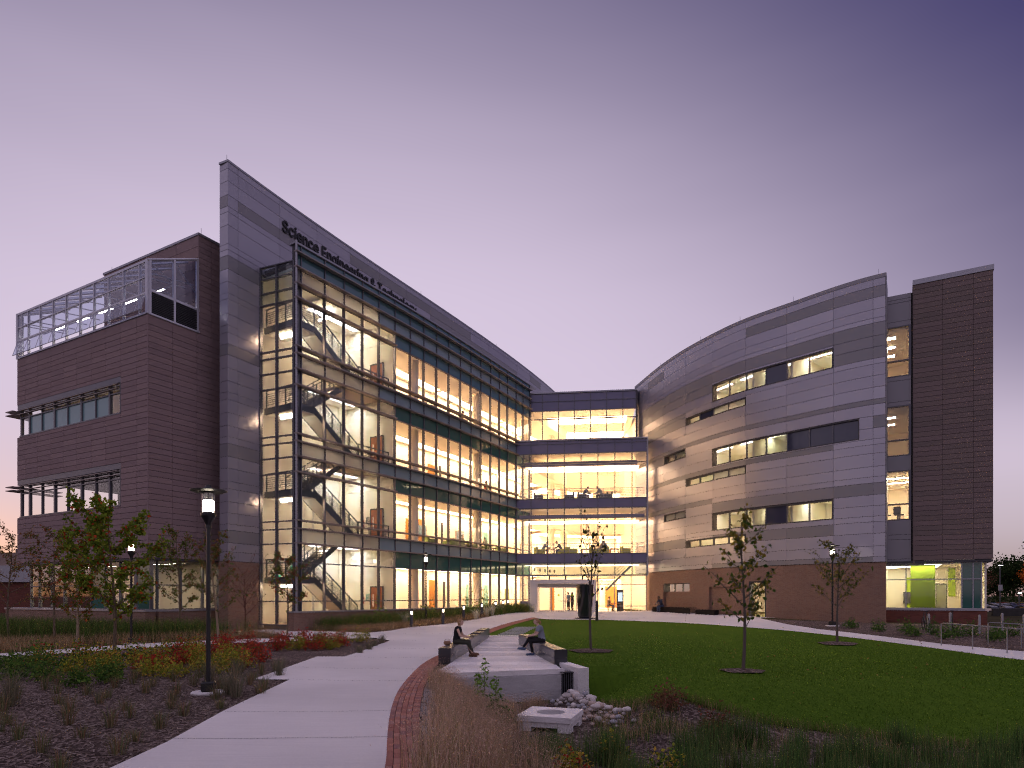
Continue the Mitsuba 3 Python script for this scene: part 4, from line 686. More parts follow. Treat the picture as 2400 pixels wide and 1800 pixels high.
# low flood light at the foot of the brick wall
t = thing('flood_light', 'small bright flood light low on the ground by the brick corner', 'lamp'); add(t + '__body', xf(cbox(-.14, .14, -.09, .09, 0, .12), .5, (-14.0, 33.4, Gf(-14, 33.4) + .02)), CHAR); add(t + '__lens', xf((np.array([[-.12, -.092, .03], [.12, -.092, .03], [.12, -.06, .13], [-.12, -.06, .13]]), np.array([[0, 1, 2, 3]])), .5, (-14.0, 33.4, Gf(-14, 33.4) + .02)), WHITE, emit=(22, 17, 10))
# planter and post by the door
t = thing('tall_planter', 'tall glossy black planter standing on the plaza by the entrance', 'planter'); z = Gf(5.2, 46.4)
add(t + '__pot', lathe([[.01, .02], [.42, .02], [.5, .25], [.6, 2.2], [.62, 2.35], [.62, 2.42], [.54, 2.42], [.52, 2.2], [.01, 2.15]], 28, (5.2, 46.4, z)), M('glazed_black', (.012, .014, .022), .08, spec=.8), smooth=35); add(t + '__saucer', lathe([[.01, .06], [.75, .05], [.78, .02], [.78, -.05]], 28, (5.2, 46.4, z)), CHAR)
t = thing('black_post', 'short black post on the plaza beside the tall black planter', 'post'); add(t + '__shaft', lathe([[.09, 0], [.09, 1.3], [.07, 1.36], [.01, 1.36]], 12, (5.8, 44.5, Gf(5.8, 44.5))), BLACK, smooth=40); add(t + '__base', lathe([[.01, .04], [.14, .04], [.14, -.05]], 12, (5.8, 44.5, Gf(5.8, 44.5))), BLACK)
# bench against the brick wall
t = thing('long_dark_bench', 'long dark bench along the brick base of the curved wing', 'bench'); c = Curve([tuple(WING.at(3.0, .95)), tuple(WING.at(8.3, .95))])
for k in range(6): add(t + '__front_board', rib(c, .9 * k + .01, .9 * k + .89, -.2, .5, 0, -.04), M('bench_dark', (.02, .016, .016), .8, spec=.1) if k == 0 else 'mat_bench_dark')
for k in range(5): add(t + '__seat_slat', rib(c, 0, 5.4, .505, .54, -.12 * k, -.12 * k - .1), 'mat_bench_dark')
t = thing('low_dark_bench', 'low dark bench standing at the near end of the long dark bench', 'bench'); c = Curve([tuple(WING.at(8.7, .9)), tuple(WING.at(10.9, .7))])
for k in range(4): add(t + '__seat_slat', rib(c, 0, 2.1, .36, .41, -.13 * k, -.13 * k - .11), 'mat_bench_dark')
add(t + '__leg', rib(c, .1, .25, -.3, .36, 0, -.5), 'mat_bench_dark'); add(t + '__leg', rib(c, 1.75, 1.9, -.3, .36, 0, -.5), 'mat_bench_dark'); add(t + '__front_board', rib(c, .25, 1.75, -.2, .36, 0, -.04), 'mat_bench_dark')
# ------------------------------------------------------------------ plants
def leaves(P, size, cols, drop=.3):
    P = np.asarray(P, float); n = len(P); a = rng.normal(size=(n, 3)); a[:, 2] -= drop; a /= np.linalg.norm(a, axis=1, keepdims=True); b = np.cross(a, rng.normal(size=(n, 3))); b /= np.linalg.norm(b, axis=1, keepdims=True) + 1e-9
    s = size * rng.uniform(.6, 1.25, (n, 1)); nn = np.cross(a, b) * .12 * s
    v = np.stack([P, P + a * s * .5 + b * s * .33 + nn, P + a * s, P + a * s * .5 - b * s * .33 + nn], 1).reshape(-1, 3); k = np.arange(n)[:, None] * 4
    c = np.minimum(np.asarray(cols)[rng.integers(len(cols), size=n)] * rng.uniform(1.1, 2.1, (n, 1)), .7); return (v, np.vstack([k + np.array([[0, 1, 2]]), k + np.array([[0, 2, 3]])])), np.repeat(c, 4, 0)
def blades(base, h, lean, w, cols, az=None):
    """grass blades: base (n, 3); each a bent strip of three triangles"""
    base = np.asarray(base, float); n = len(base); az = rng.random(n) * 6.283 if az is None else az; d = np.stack([np.cos(az), np.sin(az), az * 0], -1); s = np.stack([-np.sin(az), np.cos(az), az * 0], -1) * (np.broadcast_to(w, (n,)) / 2)[:, None]
    h = np.broadcast_to(h, (n,))[:, None]; l = np.broadcast_to(lean, (n,))[:, None]; m = base + d * l * .3 * h + [0, 0, 1] * h * .6; t = base + d * l * h + [0, 0, 1] * h * (1 - .25 * l**2)
    v = np.stack([base - s, base + s, m - s * .8, m + s * .8, t], 1).reshape(-1, 3); k = np.arange(n)[:, None] * 5
    c = np.minimum(np.asarray(cols)[rng.integers(len(cols), size=n)] * rng.uniform(1.1, 2.1, (n, 1)), .7); return (v, np.vstack([k + np.array([[0, 1, 3]]), k + np.array([[0, 3, 2]]), k + np.array([[2, 3, 4]])])), np.repeat(c, 5, 0)
def put(k, parts, mat=LEAF): return add(k, cat([p[0] for p in parts]), mat, color=np.vstack([p[1] for p in parts]))
GRN = [(.05, .10, .02), (.07, .13, .025), (.035, .075, .02)]; YEL = [(.24, .22, .03), (.17, .19, .03), (.3, .2, .04)]; RED = [(.28, .03, .02), (.33, .06, .03), (.2, .03, .03)]; TAN = [(.3, .21, .12), (.24, .17, .1), (.35, .26, .16)]; PNK = [(.36, .24, .19), (.30, .2, .15), (.4, .29, .22)]
def tree(name, label, x, y, h, cw, n_leaf, lsize, cols, grp=None, trunk=.045, first=.32, nb=14, up=.75, tone=BARK, droop=.3, dx=0.):
    t = thing(name, label, 'tree', grp); z = Gf(x, y) - .05; top = np.array([x + dx, y, z + h]); bend = rng.normal(size=2) * .06
    def tp(f): return np.array([x + dx * f + bend[0] * math.sin(f * 5), y + bend[1] * math.sin(f * 4 + 1), z + h * f])
    f = np.linspace(0, 1, 9); wood = [tube([tp(q) for q in f], trunk * (1 - f * .88) + .004, 7)]; brs, LP = [], []
    for k in range(nb):
        q = first + (1 - first) * (k + rng.random()) / nb * .94; az = k * 2.4 + rng.normal() * .4; L = cw / 2 * (1.05 - abs(q - first - .25 * (1 - first)) * .9) * rng.uniform(.7, 1.15); a = tp(q); d = np.array([math.cos(az), math.sin(az), up * rng.uniform(.7, 1.3)])
        pts = [a + d * L * u + np.array([0, 0, .12 * L * u * u]) + rng.normal(size=3) * .03 * u for u in np.linspace(0, 1, 5)]; brs.append(tube(pts, trunk * .42 * (1 - q * .6) * np.array([1, .75, .55, .38, .2]) + .003, 4))
        for _ in range(4):
            u = rng.uniform(.3, .95); i = int(u * 4); p = pts[i] + (pts[i + 1] - pts[i]) * (u * 4 - i); e = p + (rng.normal(size=3) * .3 + d * .25) * L * .55; brs.append(tube([p, (p + e) / 2 + rng.normal(size=3) * .02, e], [.006, .004, .002], 3))
            m = max(1, int(n_leaf / nb / 6)); LP.append(p + (e - p) * rng.random((m, 1)) + rng.normal(size=(m, 3)) * .05)
        m = max(1, int(n_leaf / nb / 3)); w = rng.random(m) ** .7; LP.append(np.array([np.interp(w, np.linspace(0, 1, 5), np.array(pts)[:, c]) for c in range(3)]).T + rng.normal(size=(m, 3)) * .07)
    add(t + '__trunk', wood[0], tone, smooth=True); k = add(t + '__branches', cat(brs), tone); labels[k] = {'kind': 'stuff'}
    k = put(t + '__crown', [leaves(np.vstack(LP), lsize, cols, droop)]); return t
LG = 'young trees in the left planting bed'; RG = 'young trees on the lawn side'
MIXC = [(.09, .15, .02), (.14, .19, .025), (.07, .12, .02), (.2, .2, .03), (.12, .17, .02), (.1, .16, .02), (.15, .2, .03), (.13, .17, .02), (.17, .19, .03), (.3, .05, .02)]  # bushiest tree: leaf colours raised to carry the light of the nearby lamp
tree('young_tree', 'bushiest young tree of the left bed, green and yellow leaves with red spots', -13.38, 21.76, 5.0, 3.1, 5600, .14, MIXC, LG, .06, .26, 20)
tree('young_tree', 'young tree with a pale straight trunk left of the bushiest tree', -15.11, 22.56, 3.9, 2.1, 1300, .11, [(.1, .12, .02), (.16, .12, .03), (.25, .07, .03), (.07, .1, .02)], LG, .055, .3, 14, tone=M('pale_bark', (.33, .25, .17), .9))
tree('young_tree', 'dark thin young tree in front of the ground floor windows of the brown wing', -19.12, 27.17, 4.7, 2.3, 1300, .11, [(.06, .08, .02), (.1, .09, .025), (.16, .06, .03)], LG, .05, .3, 15)
tree('young_tree', 'slender young tree just left of the nearest lamp post', -16.34, 31.85, 5.2, 2.0, 1500, .12, [(.06, .09, .02), (.09, .11, .025), (.13, .07, .03)], LG, .05, .26, 16)
tree('young_tree', 'young tree with a leaning pale trunk just right of the nearest lamp post', -11.85, 26.2, 4.5, 2.0, 1300, .11, [(.06, .09, .02), (.1, .1, .025), (.16, .07, .03)], LG, .055, .3, 15, tone='mat_pale_bark', dx=-.3)
tree('young_tree', 'young tree in front of the near corner of the glass stair hall', -11.33, 32.76, 3.9, 2.3, 1100, .13, [(.06, .1, .02), (.1, .12, .025), (.2, .06, .03)], LG, .045, .34, 13)
tree('bare_tree', 'reddish nearly bare small tree in front of the brick wall by the stair hall', -13.5, 32.9, 3.3, 2.6, 260, .08, [(.18, .05, .035), (.14, .06, .03)], None, .04, .3, 22, 1.1, M('red_bark', (.13, .055, .04), .9))
tree('young_tree', 'sparse reddish young tree at the left edge of the bed', -22.6, 29.28, 4.9, 3.0, 1300, .1, [(.14, .1, .03), (.09, .09, .025), (.2, .09, .04)], LG, .05, .28, 16)
tree('young_tree', 'young tree at the far left with a thin crown over tall grass', -25.0, 28.0, 3.8, 3.0, 1300, .1, [(.12, .1, .03), (.08, .09, .025), (.18, .1, .04)], LG, .05, .28, 14)
tree('lawn_tree', 'nearly bare upright young tree on the lawn in front of the entrance', 3.11, 25.52, 4.7, 1.5, 110, .17, [(.03, .04, .012), (.05, .05, .015)], RG, .05, .42, 18, 1.9, M('grey_bark', (.1, .08, .07), .9), .5)
tree('lawn_tree', 'young tree with round dark leaves in a mulch ring, nearest on the lawn', 6.7, 18.88, 4.4, 1.9, 520, .15, [(.03, .06, .015), (.045, .075, .015), (.09, .09, .02), (.16, .12, .02)], RG, .05, .27, 17, .9, 'mat_grey_bark', .7)
tree('lawn_tree', 'young tree on the lawn in front of the lamp by the curved wing', 13.93, 27.81, 4.1, 2.2, 700, .13, [(.05, .07, .02), (.1, .09, .02), (.16, .12, .025), (.06, .08, .02)], RG, .05, .36, 15, .9, 'mat_grey_bark', .6)
for k, (x, y, r) in enumerate(((3.11, 25.52, .85), (6.7, 18.88, .62), (13.93, 27.81, .75))):
    an = np.linspace(0, 2 * np.pi, 29)[:-1]; rr = r * (1 + .08 * np.sin(an * 5 + k)); struct('mulch_ring', drape(Polygon(np.c_[x + rr * np.cos(an), y + rr * np.sin(an)]), .05, .5, lambda a, b: G(a, b) + .06 * np.clip(1 - np.hypot(a - x, b - y) / r, 0, 1)), MULCH, ('round bed of bark mulch under the bare upright tree', 'round bed of bark mulch under the nearest lawn tree', 'round bed of bark mulch under the lawn tree by the curved wing')[k])
def shrub(label, x, y, h, w, n, ls, cols, grp, name='shrub'):
    t = thing(name, label, 'shrub', grp); z = Gf(x, y); d = rng.normal(size=(n, 3)); d /= np.linalg.norm(d, axis=1, keepdims=True); d[:, 2] = np.abs(d[:, 2]); r = rng.random((n, 1)) ** .45 * (1 + .35 * np.sin(d[:, :1] * 5 + x * 9) * np.cos(d[:, 1:2] * 4 + y * 7))
    P = np.array([x, y, z + .06]) + d * r * [w / 2, w / 2, h]; put(t + '__leaves', [leaves(P, ls, cols, .1)])
    st = []
    for k in range(7): e = P[rng.integers(n)]; st.append(tube([[x + rng.normal() * .03, y + rng.normal() * .03, z], e], [.008, .003], 3))
    k = add(t + '__stems', cat(st), BARK); labels[k] = {'kind': 'stuff'}
SG = 'low shrubs turning colour in the left bed'
def inbed(x, y): return beds.contains(Point(x, y))
KIND = {'red': RED + [(.12, .07, .02)], 'yellow': YEL + [(.12, .15, .02)], 'green': GRN + [(.1, .13, .03)], 'mix': RED[:1] + YEL + GRN}
pos = []
for c, x0, x1, y0, y1, n in (('red', -12.5, -6.6, 21.5, 27.5, 16), ('mix', -14.8, -11.4, 18.5, 24, 10), ('yellow', -13.2, -7.6, 16.8, 21, 14), ('green', -14, -9.5, 15, 19, 11), ('yellow', -9.4, -6.6, 25, 29, 6), ('green', -19.5, -15, 18.5, 22.8, 7), ('red', -11, -8, 18.3, 21.5, 5)):
    q = 0
    while n and q < 600:
        q += 1; x, y = rng.uniform(x0, x1), rng.uniform(y0, y1)
        if inbed(x, y) and not conc.buffer(.35).contains(Point(x, y)) and all((x - a)**2 + (y - b)**2 > .45 for a, b in pos): pos.append((x, y)); n -= 1; shrub('low %s shrub among the shrubs of the left bed' % {'mix': 'many-coloured'}.get(c, c), x, y, rng.uniform(.38, .72), rng.uniform(.7, 1.05), 380, .085, KIND[c], c + ' shrubs of the left bed')
for x, y, h in ((18.6, 33.0, .6), (19.4, 32.0, .7), (20.2, 31.2, .75), (18.2, 34.9, .5), (20.6, 30.2, .65), (21.6, 30.6, .7), (22.3, 29.8, .6), (19.6, 29.4, .6), (21.0, 28.4, .6), (23.4, 30.4, .7), (24.6, 30.2, .75), (18.9, 30.6, .5)):
    shrub('small dark green shrub in the bed by the curved wing', x, y, h, .8, 330, .09, GRN, 'dark green shrubs by the curved wing')
for k, (x, y, h, w, c, lab) in enumerate(((.95, 10.7, .55, .75, YEL + RED[:1], 'yellow shrub with red tinges in front of the granite inlet'), (1.85, 11.9, .5, .6, YEL + GRN, 'yellow green shrub right of the granite inlet'), (2.5, 10.6, .5, .7, GRN + YEL, 'pale green leafy shrub at the bottom edge among the rushes'), (-.35, 14.6, .7, .8, GRN, 'dark green shrub left of the granite inlet'), (3.6, 15.0, .5, .9, [(.12, .05, .035), (.09, .06, .03)], 'dark reddish shrub at the foot of the lawn'), (4.3, 13.6, .5, .8, [(.13, .05, .035), (.07, .06, .03)], 'second dark reddish shrub at the foot of the lawn'), (2.2, 9.2, .5, .7, [(.13, .17, .06), (.16, .19, .07)], 'grey green shrub at the bottom right of the inlet'))):
    shrub(lab, x, y, h, w, 520, .075, c, None, 'garden_shrub')
t = thing('leafy_sapling', 'upright bright green leafy sapling in front of the granite wall', 'plant'); LP, st = [], []
for x, y, h in ((-.75, 17.2, 1.35), (-.45, 17.0, .95), (-.95, 17.4, .8)):
    z = Gf(x, y); tip = np.array([x + .05, y, z + h]); st.append(tube([[x, y, z], tip], [.012, .004], 4)); u = rng.random((90, 1)) ** .8; LP.append(np.array([x, y, z]) + (tip - [x, y, z]) * u + rng.normal(size=(90, 3)) * [.13, .13, .04] * (1.1 - u))
put(t + '__leaves', [leaves(np.vstack(LP), .1, [(.1, .19, .03), (.13, .22, .04)], .1)]); k = add(t + '__stems', cat(st), BARK); labels[k] = {'kind': 'stuff'}
# single tufts of grass in the mulch
def tuft(label, x, y, h, n, cols, grp, spread=.12, name='grass_tuft', w=.008):
    t = thing(name, label, 'grass', grp); az = rng.random(n) * 6.283; r = rng.random(n) * spread; P = np.stack([x + r * np.cos(az), y + r * np.sin(az)], -1); P = np.c_[P, G(P[:, 0], P[:, 1])]; put(t + '__blades', [blades(P, h * rng.uniform(.6, 1.1, n), rng.uniform(.1, .8, n), w, cols, az)])
tp_ = []
q = 0
while len(tp_) < 75 and q < 4000:
    q += 1; y = rng.uniform(8, 19.5); x = rng.uniform(-.79 * y - 1, -5.4)
    if inbed(x, y) and all((x - a)**2 + (y - b)**2 > .5 for a, b in tp_) and all((x - a)**2 + (y - b)**2 > .4 for a, b in pos): tp_.append((x, y)); tuft('small wispy grass tuft in the dark mulch of the left bed', x, y, rng.uniform(.22, .42), 70, [(.1, .11, .05), (.15, .12, .07), (.17, .1, .06), (.07, .09, .04)], 'wispy grass tufts in the left bed')
for x, y, h in ((-5.9, 13.9, .75), (-6.2, 14.2, .6), (-7.5, 16.2, .6), (-10.0, 11.8, .8), (-9.7, 12.6, .8), (-7.4, 17.5, .55), (-6.3, 17.6, .6), (-5.75, 24.6, .4), (-5.7, 26, .4), (-5.8, 27.4, .4), (-5.75, 28.8, .45)):
    tuft('taller grey feathery grass clump by the path in the left bed', x, y, h, 150, [(.13, .12, .08), (.17, .14, .1), (.1, .11, .07)], 'feathery grass clumps in the left bed', .14)
def mass(name, label, P, h, lean, w, cols): labels[put(name if name not in scene else key(name), [blades(P, h, lean, w, cols)])] = {'label': label, 'category': 'grass', 'kind': 'stuff'}
def scatter(poly, n, clump=None, r=.2):
    x0, y0, x1, y1 = poly.bounds; out = []
    if clump:
        c = scatter(poly, clump); k = rng.integers(len(c), size=n); P = c[k, :2] + rng.normal(size=(n, 2)) * r
    else:
        P = np.empty((0, 2))
        while len(P) < n: q = rng.uniform((x0, y0), (x1, y1), (n * 2, 2)); P = np.vstack([P, q[shapely.contains_xy(poly, q[:, 0], q[:, 1])]])
        P = P[:n]
    return np.c_[P, G(P[:, 0], P[:, 1])]
sw = Polygon([(-.95, 7), (.6, 7), (.7, 9.6), (-.05, 14.2), (.1, 16.5), (.9, 18.4), (-2.0, 17.9), (-1.75, 14.3), (-1.55, 12.6), (-1.15, 9.8)]); P = scatter(sw, 15000, 120, .15)
mass('ornamental_grass', 'pinkish tan feathery grass filling the hollow beside the brick edging', P, rng.uniform(.35, .85, len(P)) * (1 - .55 * nsst(14.5, 17.5, P[:, 1])), rng.uniform(.05, .7, len(P)), .007, PNK + TAN + [(.16, .16, .07)])
q = P[::3]; hd = q + np.c_[rng.normal(size=(len(q), 2)) * .16, rng.uniform(.4, .85, len(q)) * (1 - .55 * nsst(14.5, 17.5, q[:, 1]))]; k = put(key('ornamental_grass_seedheads'), [leaves(np.repeat(hd, 3, 0) + rng.normal(size=(len(hd) * 3, 3)) * .05, .022, PNK, .0)]); labels[k] = {'label': 'haze of pink seed heads over the feathery grass', 'category': 'grass', 'kind': 'stuff'}
rs = Polygon([(1.3, 8), (9, 8), (11.5, 12), (6.5, 12.9), (4.2, 13.1), (2.5, 12.4), (1.6, 13.2), (.2, 12.6), (.5, 10)]); P = scatter(rs, 17000, 110, .13)
mass('rush_bed', 'dark green upright rushes along the bottom of the lawn', P, rng.uniform(.35, .75, len(P)), rng.uniform(0, .3, len(P)), .008, [(.05, .1, .03), (.07, .13, .035), (.045, .085, .028), (.12, .13, .05)])
P = scatter(Polygon([(4, 13.2), (12, 11.9), (20, 11), (22, 9), (9, 12)]).buffer(.5), 9000, 160, .2); mass('ornamental_grass', 'low brownish grass along the foot of the lawn', P, rng.uniform(.15, .4, len(P)), rng.uniform(.1, .8, len(P)), .008, TAN + GRN)
P = scatter(Polygon([(1.9, 13.4), (5, 13.4), (3.2, 16.2), (2.4, 18.4)]), 3000, 60, .12); mass('ornamental_grass', 'sparse low grass between the river stones and the lawn', P, rng.uniform(.1, .35, len(P)), rng.uniform(.1, .8, len(P)), .008, TAN + GRN)
tg = Polygon([(-30, 37), (-30, 33), (-24, 29.5), (-18.6, 27.8), (-15.2, 29.6), (-13.0, 32.2), (-14.4, 33.6), (-17.8, 31.4)]); P = scatter(tg, 16000, 150, .35); mass('tall_grass', 'tall green grass at the foot of the brown wing', P, rng.uniform(.5, 1.15, len(P)), rng.uniform(.1, .8, len(P)), .014, GRN + [(.1, .12, .04), (.13, .12, .04)])
P = scatter(Polygon([(-26, 24.5), (-19, 23.4), (-16.2, 27.4), (-14, 29.4), (-10.5, 31), (-12.8, 32.2), (-18.6, 27.9), (-26, 28)]).difference(conc), 14000, 170, .3); mass('ornamental_grass', 'dry orange brown grass along the side path', P, rng.uniform(.2, .6, len(P)), rng.uniform(.1, .8, len(P)), .01, TAN + [(.2, .11, .05), (.1, .1, .04)])
hp = Polygon([tuple(GAL.at(s, .55)) for s in np.linspace(1, 24, 12)] + [tuple(GAL.at(s, 1.9)) for s in np.linspace(24, 1, 12)]); P = scatter(hp, 16000, 130, .3); mass('tall_grass', 'green grasses along the plinth of the glass hall', P, rng.uniform(.4, 1.0, len(P)), rng.uniform(.1, .7, len(P)), .014, GRN + [(.12, .13, .04), (.16, .13, .05)])
hp2 = Polygon([(-11.5, 36.2), (-7.6, 34.5), (-6.6, 37.5), (-4.8, 41), (-2.4, 46.5), (-.6, 53), (-1.6, 52), (-4, 46), (-6.4, 41.2), (-8.2, 38)]); P = scatter(hp2, 11000, 130, .25); mass('ornamental_grass', 'dry tan grass between the bollards', P, rng.uniform(.15, .5, len(P)), rng.uniform(.2, .9, len(P)), .012, TAN + [(.2, .13, .06)])
for k, (x, y) in enumerate(((-2.5, 45.4), (-1.9, 48.2), (-1.5, 49.3), (-1.2, 51.2), (-.9, 52.4), (-6.7, 40.6))): tuft('pale plumed grass clump beside the bollards', x, y, .9, 60, [(.55, .5, .38), (.48, .42, .3)], 'pale plumed grass clumps beside the bollards', .15, 'plume_grass', .035)
for x, y, h in ((-8.2, 39.6, 1.5), (-5.6, 44.0, 1.4), (-3.1, 48.0, 1.9), (-2.2, 50.6, 1.9), (-1.6, 51.6, 1.4)): shrub('loose leafy plant reaching over the hall plinth', x, y, h, 1.3, 200, .15, [(.1, .15, .04), (.14, .18, .05)], 'leafy plants against the glass hall', 'leafy_plant')
bl = shapely.LineString([(22, 10.8), (17, 11.4), (12, 12.2), (8.5, 13), (5.5, 14.2), (3.4, 16.4), (2.3, 18.6)]); u = rng.random(9000) * bl.length; P = np.array([[q.x, q.y] for q in shapely.line_interpolate_point(bl, u)]) + rng.normal(size=(9000, 2)) * .16; P = np.c_[P, G(P[:, 0], P[:, 1])]; mass('ornamental_grass', 'ragged uncut grass edge at the front of the lawn', P, rng.uniform(.06, .22, len(P)), rng.uniform(.1, .9, len(P)), .01, [(.06, .12, .02), (.1, .12, .03), (.16, .13, .06)])
# turf blades on the nearer lawn and scattered dead leaves
P = scatter(lawn.intersection(sbox(-3, 12, 22, 34)).difference(Polygon([(-2.4, 18), (1.6, 19), (1.3, 27), (-2.4, 27)]).buffer(.3)), 70000); P = P[rng.random(len(P)) < np.clip((34 - P[:, 1]) / 16, 0, 1)]; P[:, 2] += .03
mass('lawn_blades', 'short mown blades of the lawn turf', P, rng.uniform(.02, .06, len(P)), rng.uniform(.1, .9, len(P)), .012, [(.04, .085, .006), (.052, .105, .01), (.034, .072, .006)])
P = scatter(lawn, 260, 40, 1.2); P[:, 2] += .06; k = put(key('fallen_leaves'), [leaves(P, .07, [(.2, .12, .05), (.15, .07, .03), (.28, .2, .06)], 0)]); labels[k] = {'label': 'dry leaves scattered on the lawn', 'category': 'leaves', 'kind': 'stuff'}
ch = scatter(beds.intersection(sbox(-16, 6, -4.9, 19)), 26000); n = len(ch); a = rng.random(n) * 3.14; l = rng.uniform(.015, .05, n); d = np.stack([np.cos(a) * l, np.sin(a) * l, rng.normal(size=n) * .008], -1); s = np.stack([-np.sin(a), np.cos(a), a * 0 + .3], -1) * rng.uniform(.004, .011, (n, 1)); c = ch + [0, 0, .006] + np.c_[np.zeros((n, 2)), rng.random(n) * .012]
v = np.stack([c - d - s, c + d - s, c + d + s, c - d + s], 1).reshape(-1, 3); cc = np.repeat(np.array([(.2, .15, .125), (.12, .085, .07), (.27, .22, .19), (.07, .05, .04)])[rng.integers(4, size=n)], 4, 0)
k = add('mulch_chips', (v, np.arange(n * 4).reshape(-1, 4)), VCOL, color=cc); labels[k] = {'label': 'loose bark chips on the left planting bed', 'category': 'mulch', 'kind': 'stuff'}
# gravel along the brick edging
gp = Polygon([tuple(p) for p in bout if 7 < p[1] < 17] + [(p[0] + .28, p[1]) for p in bout[::-1] if 7 < p[1] < 17]); ch = scatter(gp, 2600); o4 = np.array([[1, 0, -.5], [-.5, .87, -.5], [-.5, -.87, -.5], [0, 0, .8]]); v = (ch[:, None] + [0, 0, .012] + o4[None] * rng.uniform(.008, .02, (len(ch), 1, 1))).reshape(-1, 3); kk = np.arange(len(ch))[:, None] * 4
k = add('gravel', (v, np.vstack([kk + np.array([q]) for q in ((0, 1, 3), (1, 2, 3), (2, 0, 3), (0, 2, 1))])), STM[1]); labels[k] = {'label': 'grey gravel strip between the brick edging and the feathery grass', 'category': 'gravel', 'kind': 'stuff'}
# ------------------------------------------------------------------ far right: car park, trees, hedge, lights
lot = Polygon([(62, 84), (200, 84), (260, 260), (95, 260)]); struct('car_park', drape(lot, .05, 8, G2), ASPH, 'asphalt car park beyond the end of the building')
CARC = {'white': (.6, .6, .6), 'silver': (.4, .4, .42), 'black': (.02, .02, .025), 'grey': (.16, .16, .18), 'blue': (.04, .07, .16), 'yellow': (.55, .36, .04), 'red': (.4, .04, .03)}
for c, q in CARC.items(): M('car_' + c, q, .25, .2, clearcoat=.8)
TINT = M('car_glass', (.02, .025, .03), .06, spec=.8); TYRE = M('tyre', (.02, .02, .02), .9)
side_p = Polygon([(-2.2, .35), (-2.15, .75), (-1.95, .95), (-.95, 1.02), (1.15, 1.0), (1.95, .88), (2.2, .7), (2.22, .35)]); cab = Polygon([(-1.75, .95), (-1.15, 1.42), (.35, 1.45), (1.2, .98)])
def ext(p, w): m = trimesh.creation.extrude_polygon(p, w, engine='earcut'); v = np.asarray(m.vertices); return np.stack([v[:, 0], v[:, 2] - w / 2, v[:, 1]], -1), np.asarray(m.faces)[:, ::-1]
bodym, cabm, roofm = ext(side_p, 1.76), ext(cab, 1.5), ext(Polygon([(-1.2, 1.4), (-1.1, 1.47), (.3, 1.49), (.42, 1.42)]), 1.42)
def car(col, x, y, rz, lab):
    t = thing('parked_car', lab, 'car', 'cars in the car park'); z = float(G2(x, y)) + .05; m = 'mat_car_' + col
    add(t + '__body', xf(bodym, rz, (x, y, z)), m); add(t + '__cabin_glass', xf(cabm, rz, (x, y, z)), TINT); add(t + '__roof', xf(roofm, rz, (x, y, z)), m)
    for sx in (-1.35, 1.38):
        for sy in (-.8, .8): w = lathe([[.01, -.1], [.32, -.1], [.32, .1], [.01, .1]], 12); add(t + '__wheel', xf((np.stack([w[0][:, 0] + sx, w[0][:, 2] + sy, w[0][:, 1] + .32], -1), w[1]), rz, (x, y, z)), TYRE)
    for sy in (-.6, .6): add(t + '__headlight', xf(box(2.12, 2.2, sy - .18, sy + .18, .66, .78), rz, (x, y, z)), WHITE); add(t + '__tail_light', xf(box(-2.2, -2.12, sy - .18, sy + .18, .68, .82), rz, (x, y, z)), 'mat_red_paint0')
cars = ['silver', 'white', 'grey', 'black', 'white', 'silver', 'blue', 'yellow', 'grey', 'white', 'black', 'silver', 'white', 'red', 'grey', 'silver', 'white', 'black', 'white', 'silver']
k = 0; seen = {}
for r, (y, f0, n) in enumerate(((112, .765, 4), (128, .735, 6), (146, .725, 7), (166, .722, 8), (190, .72, 8))):
    for i in range(n):
        c = cars[(k * 7 + r) % len(cars)]; car(c, f0 * y + i * 3.0 + rng.normal() * .15, y + rng.normal() * .3, 1.57 + (.0 if r % 2 else 3.14) + rng.normal() * .03, '%s car parked in the %s row of the car park' % (c, ('nearest', 'second', 'third', 'fourth', 'farthest')[r])); k += 1
def bigtree(lab, x, y, h, w, cols, n=2600, grp=None, ls=.9, base=.12):
    t = thing('large_tree', lab, 'tree', grp); z = float(G2(x, y)); add(t + '__trunk', tube([[x, y, z - .2], [x + .1, y, z + h * .45], [x, y, z + h * .8]], [h * .03, h * .02, h * .008], 7), BARK)
    cs = rng.normal(size=(26, 3)); cs /= np.linalg.norm(cs, axis=1, keepdims=True); cs = cs * rng.random((26, 1)) ** .4 * [w * .36, w * .36, h * (.5 - base / 2) * .8] + [x, y, z + h * (.5 + base / 2)]
    P = cs[rng.integers(26, size=n)] + rng.normal(size=(n, 3)) * [w * .1, w * .1, h * .06]; put(t + '__crown', [leaves(P, ls, cols, .2)])
FG = 'dark trees beyond the car park'; DK = [(.02, .035, .012), (.03, .045, .015), (.015, .028, .01)]
for x, y, h, w in ((196, 240, 26, 15), (182, 236, 20, 14), (207, 246, 32, 17), (172, 245, 15, 12), (166, 250, 14, 13), (188, 252, 18, 14), (214, 255, 27, 16), (222, 260, 24, 16)): bigtree('dark tree in the row beyond the car park', x, y, h, w, DK, 3200, FG, 1.0)
bigtree('orange autumn tree beyond the car park', 181, 226, 15, 8, [(.6, .14, .02), (.5, .1, .015), (.3, .08, .02)], 1500, None, .6, .4); bigtree('bare reddish tree beyond the car park beside the building', 160, 222, 15, 11, [(.12, .05, .035), (.09, .05, .03)], 900, None, .4, .3)
t = thing('far_hedge', 'long dark hedge behind the rows of parked cars', 'hedge'); P = np.stack([rng.uniform(150, 225, 7000), rng.normal(size=7000) * .9 + 216, rng.random(7000) ** .7 * 3.4 - 2], -1); put(t + '__leaves', [leaves(P, .5, DK + [(.04, .055, .015)], .1)])
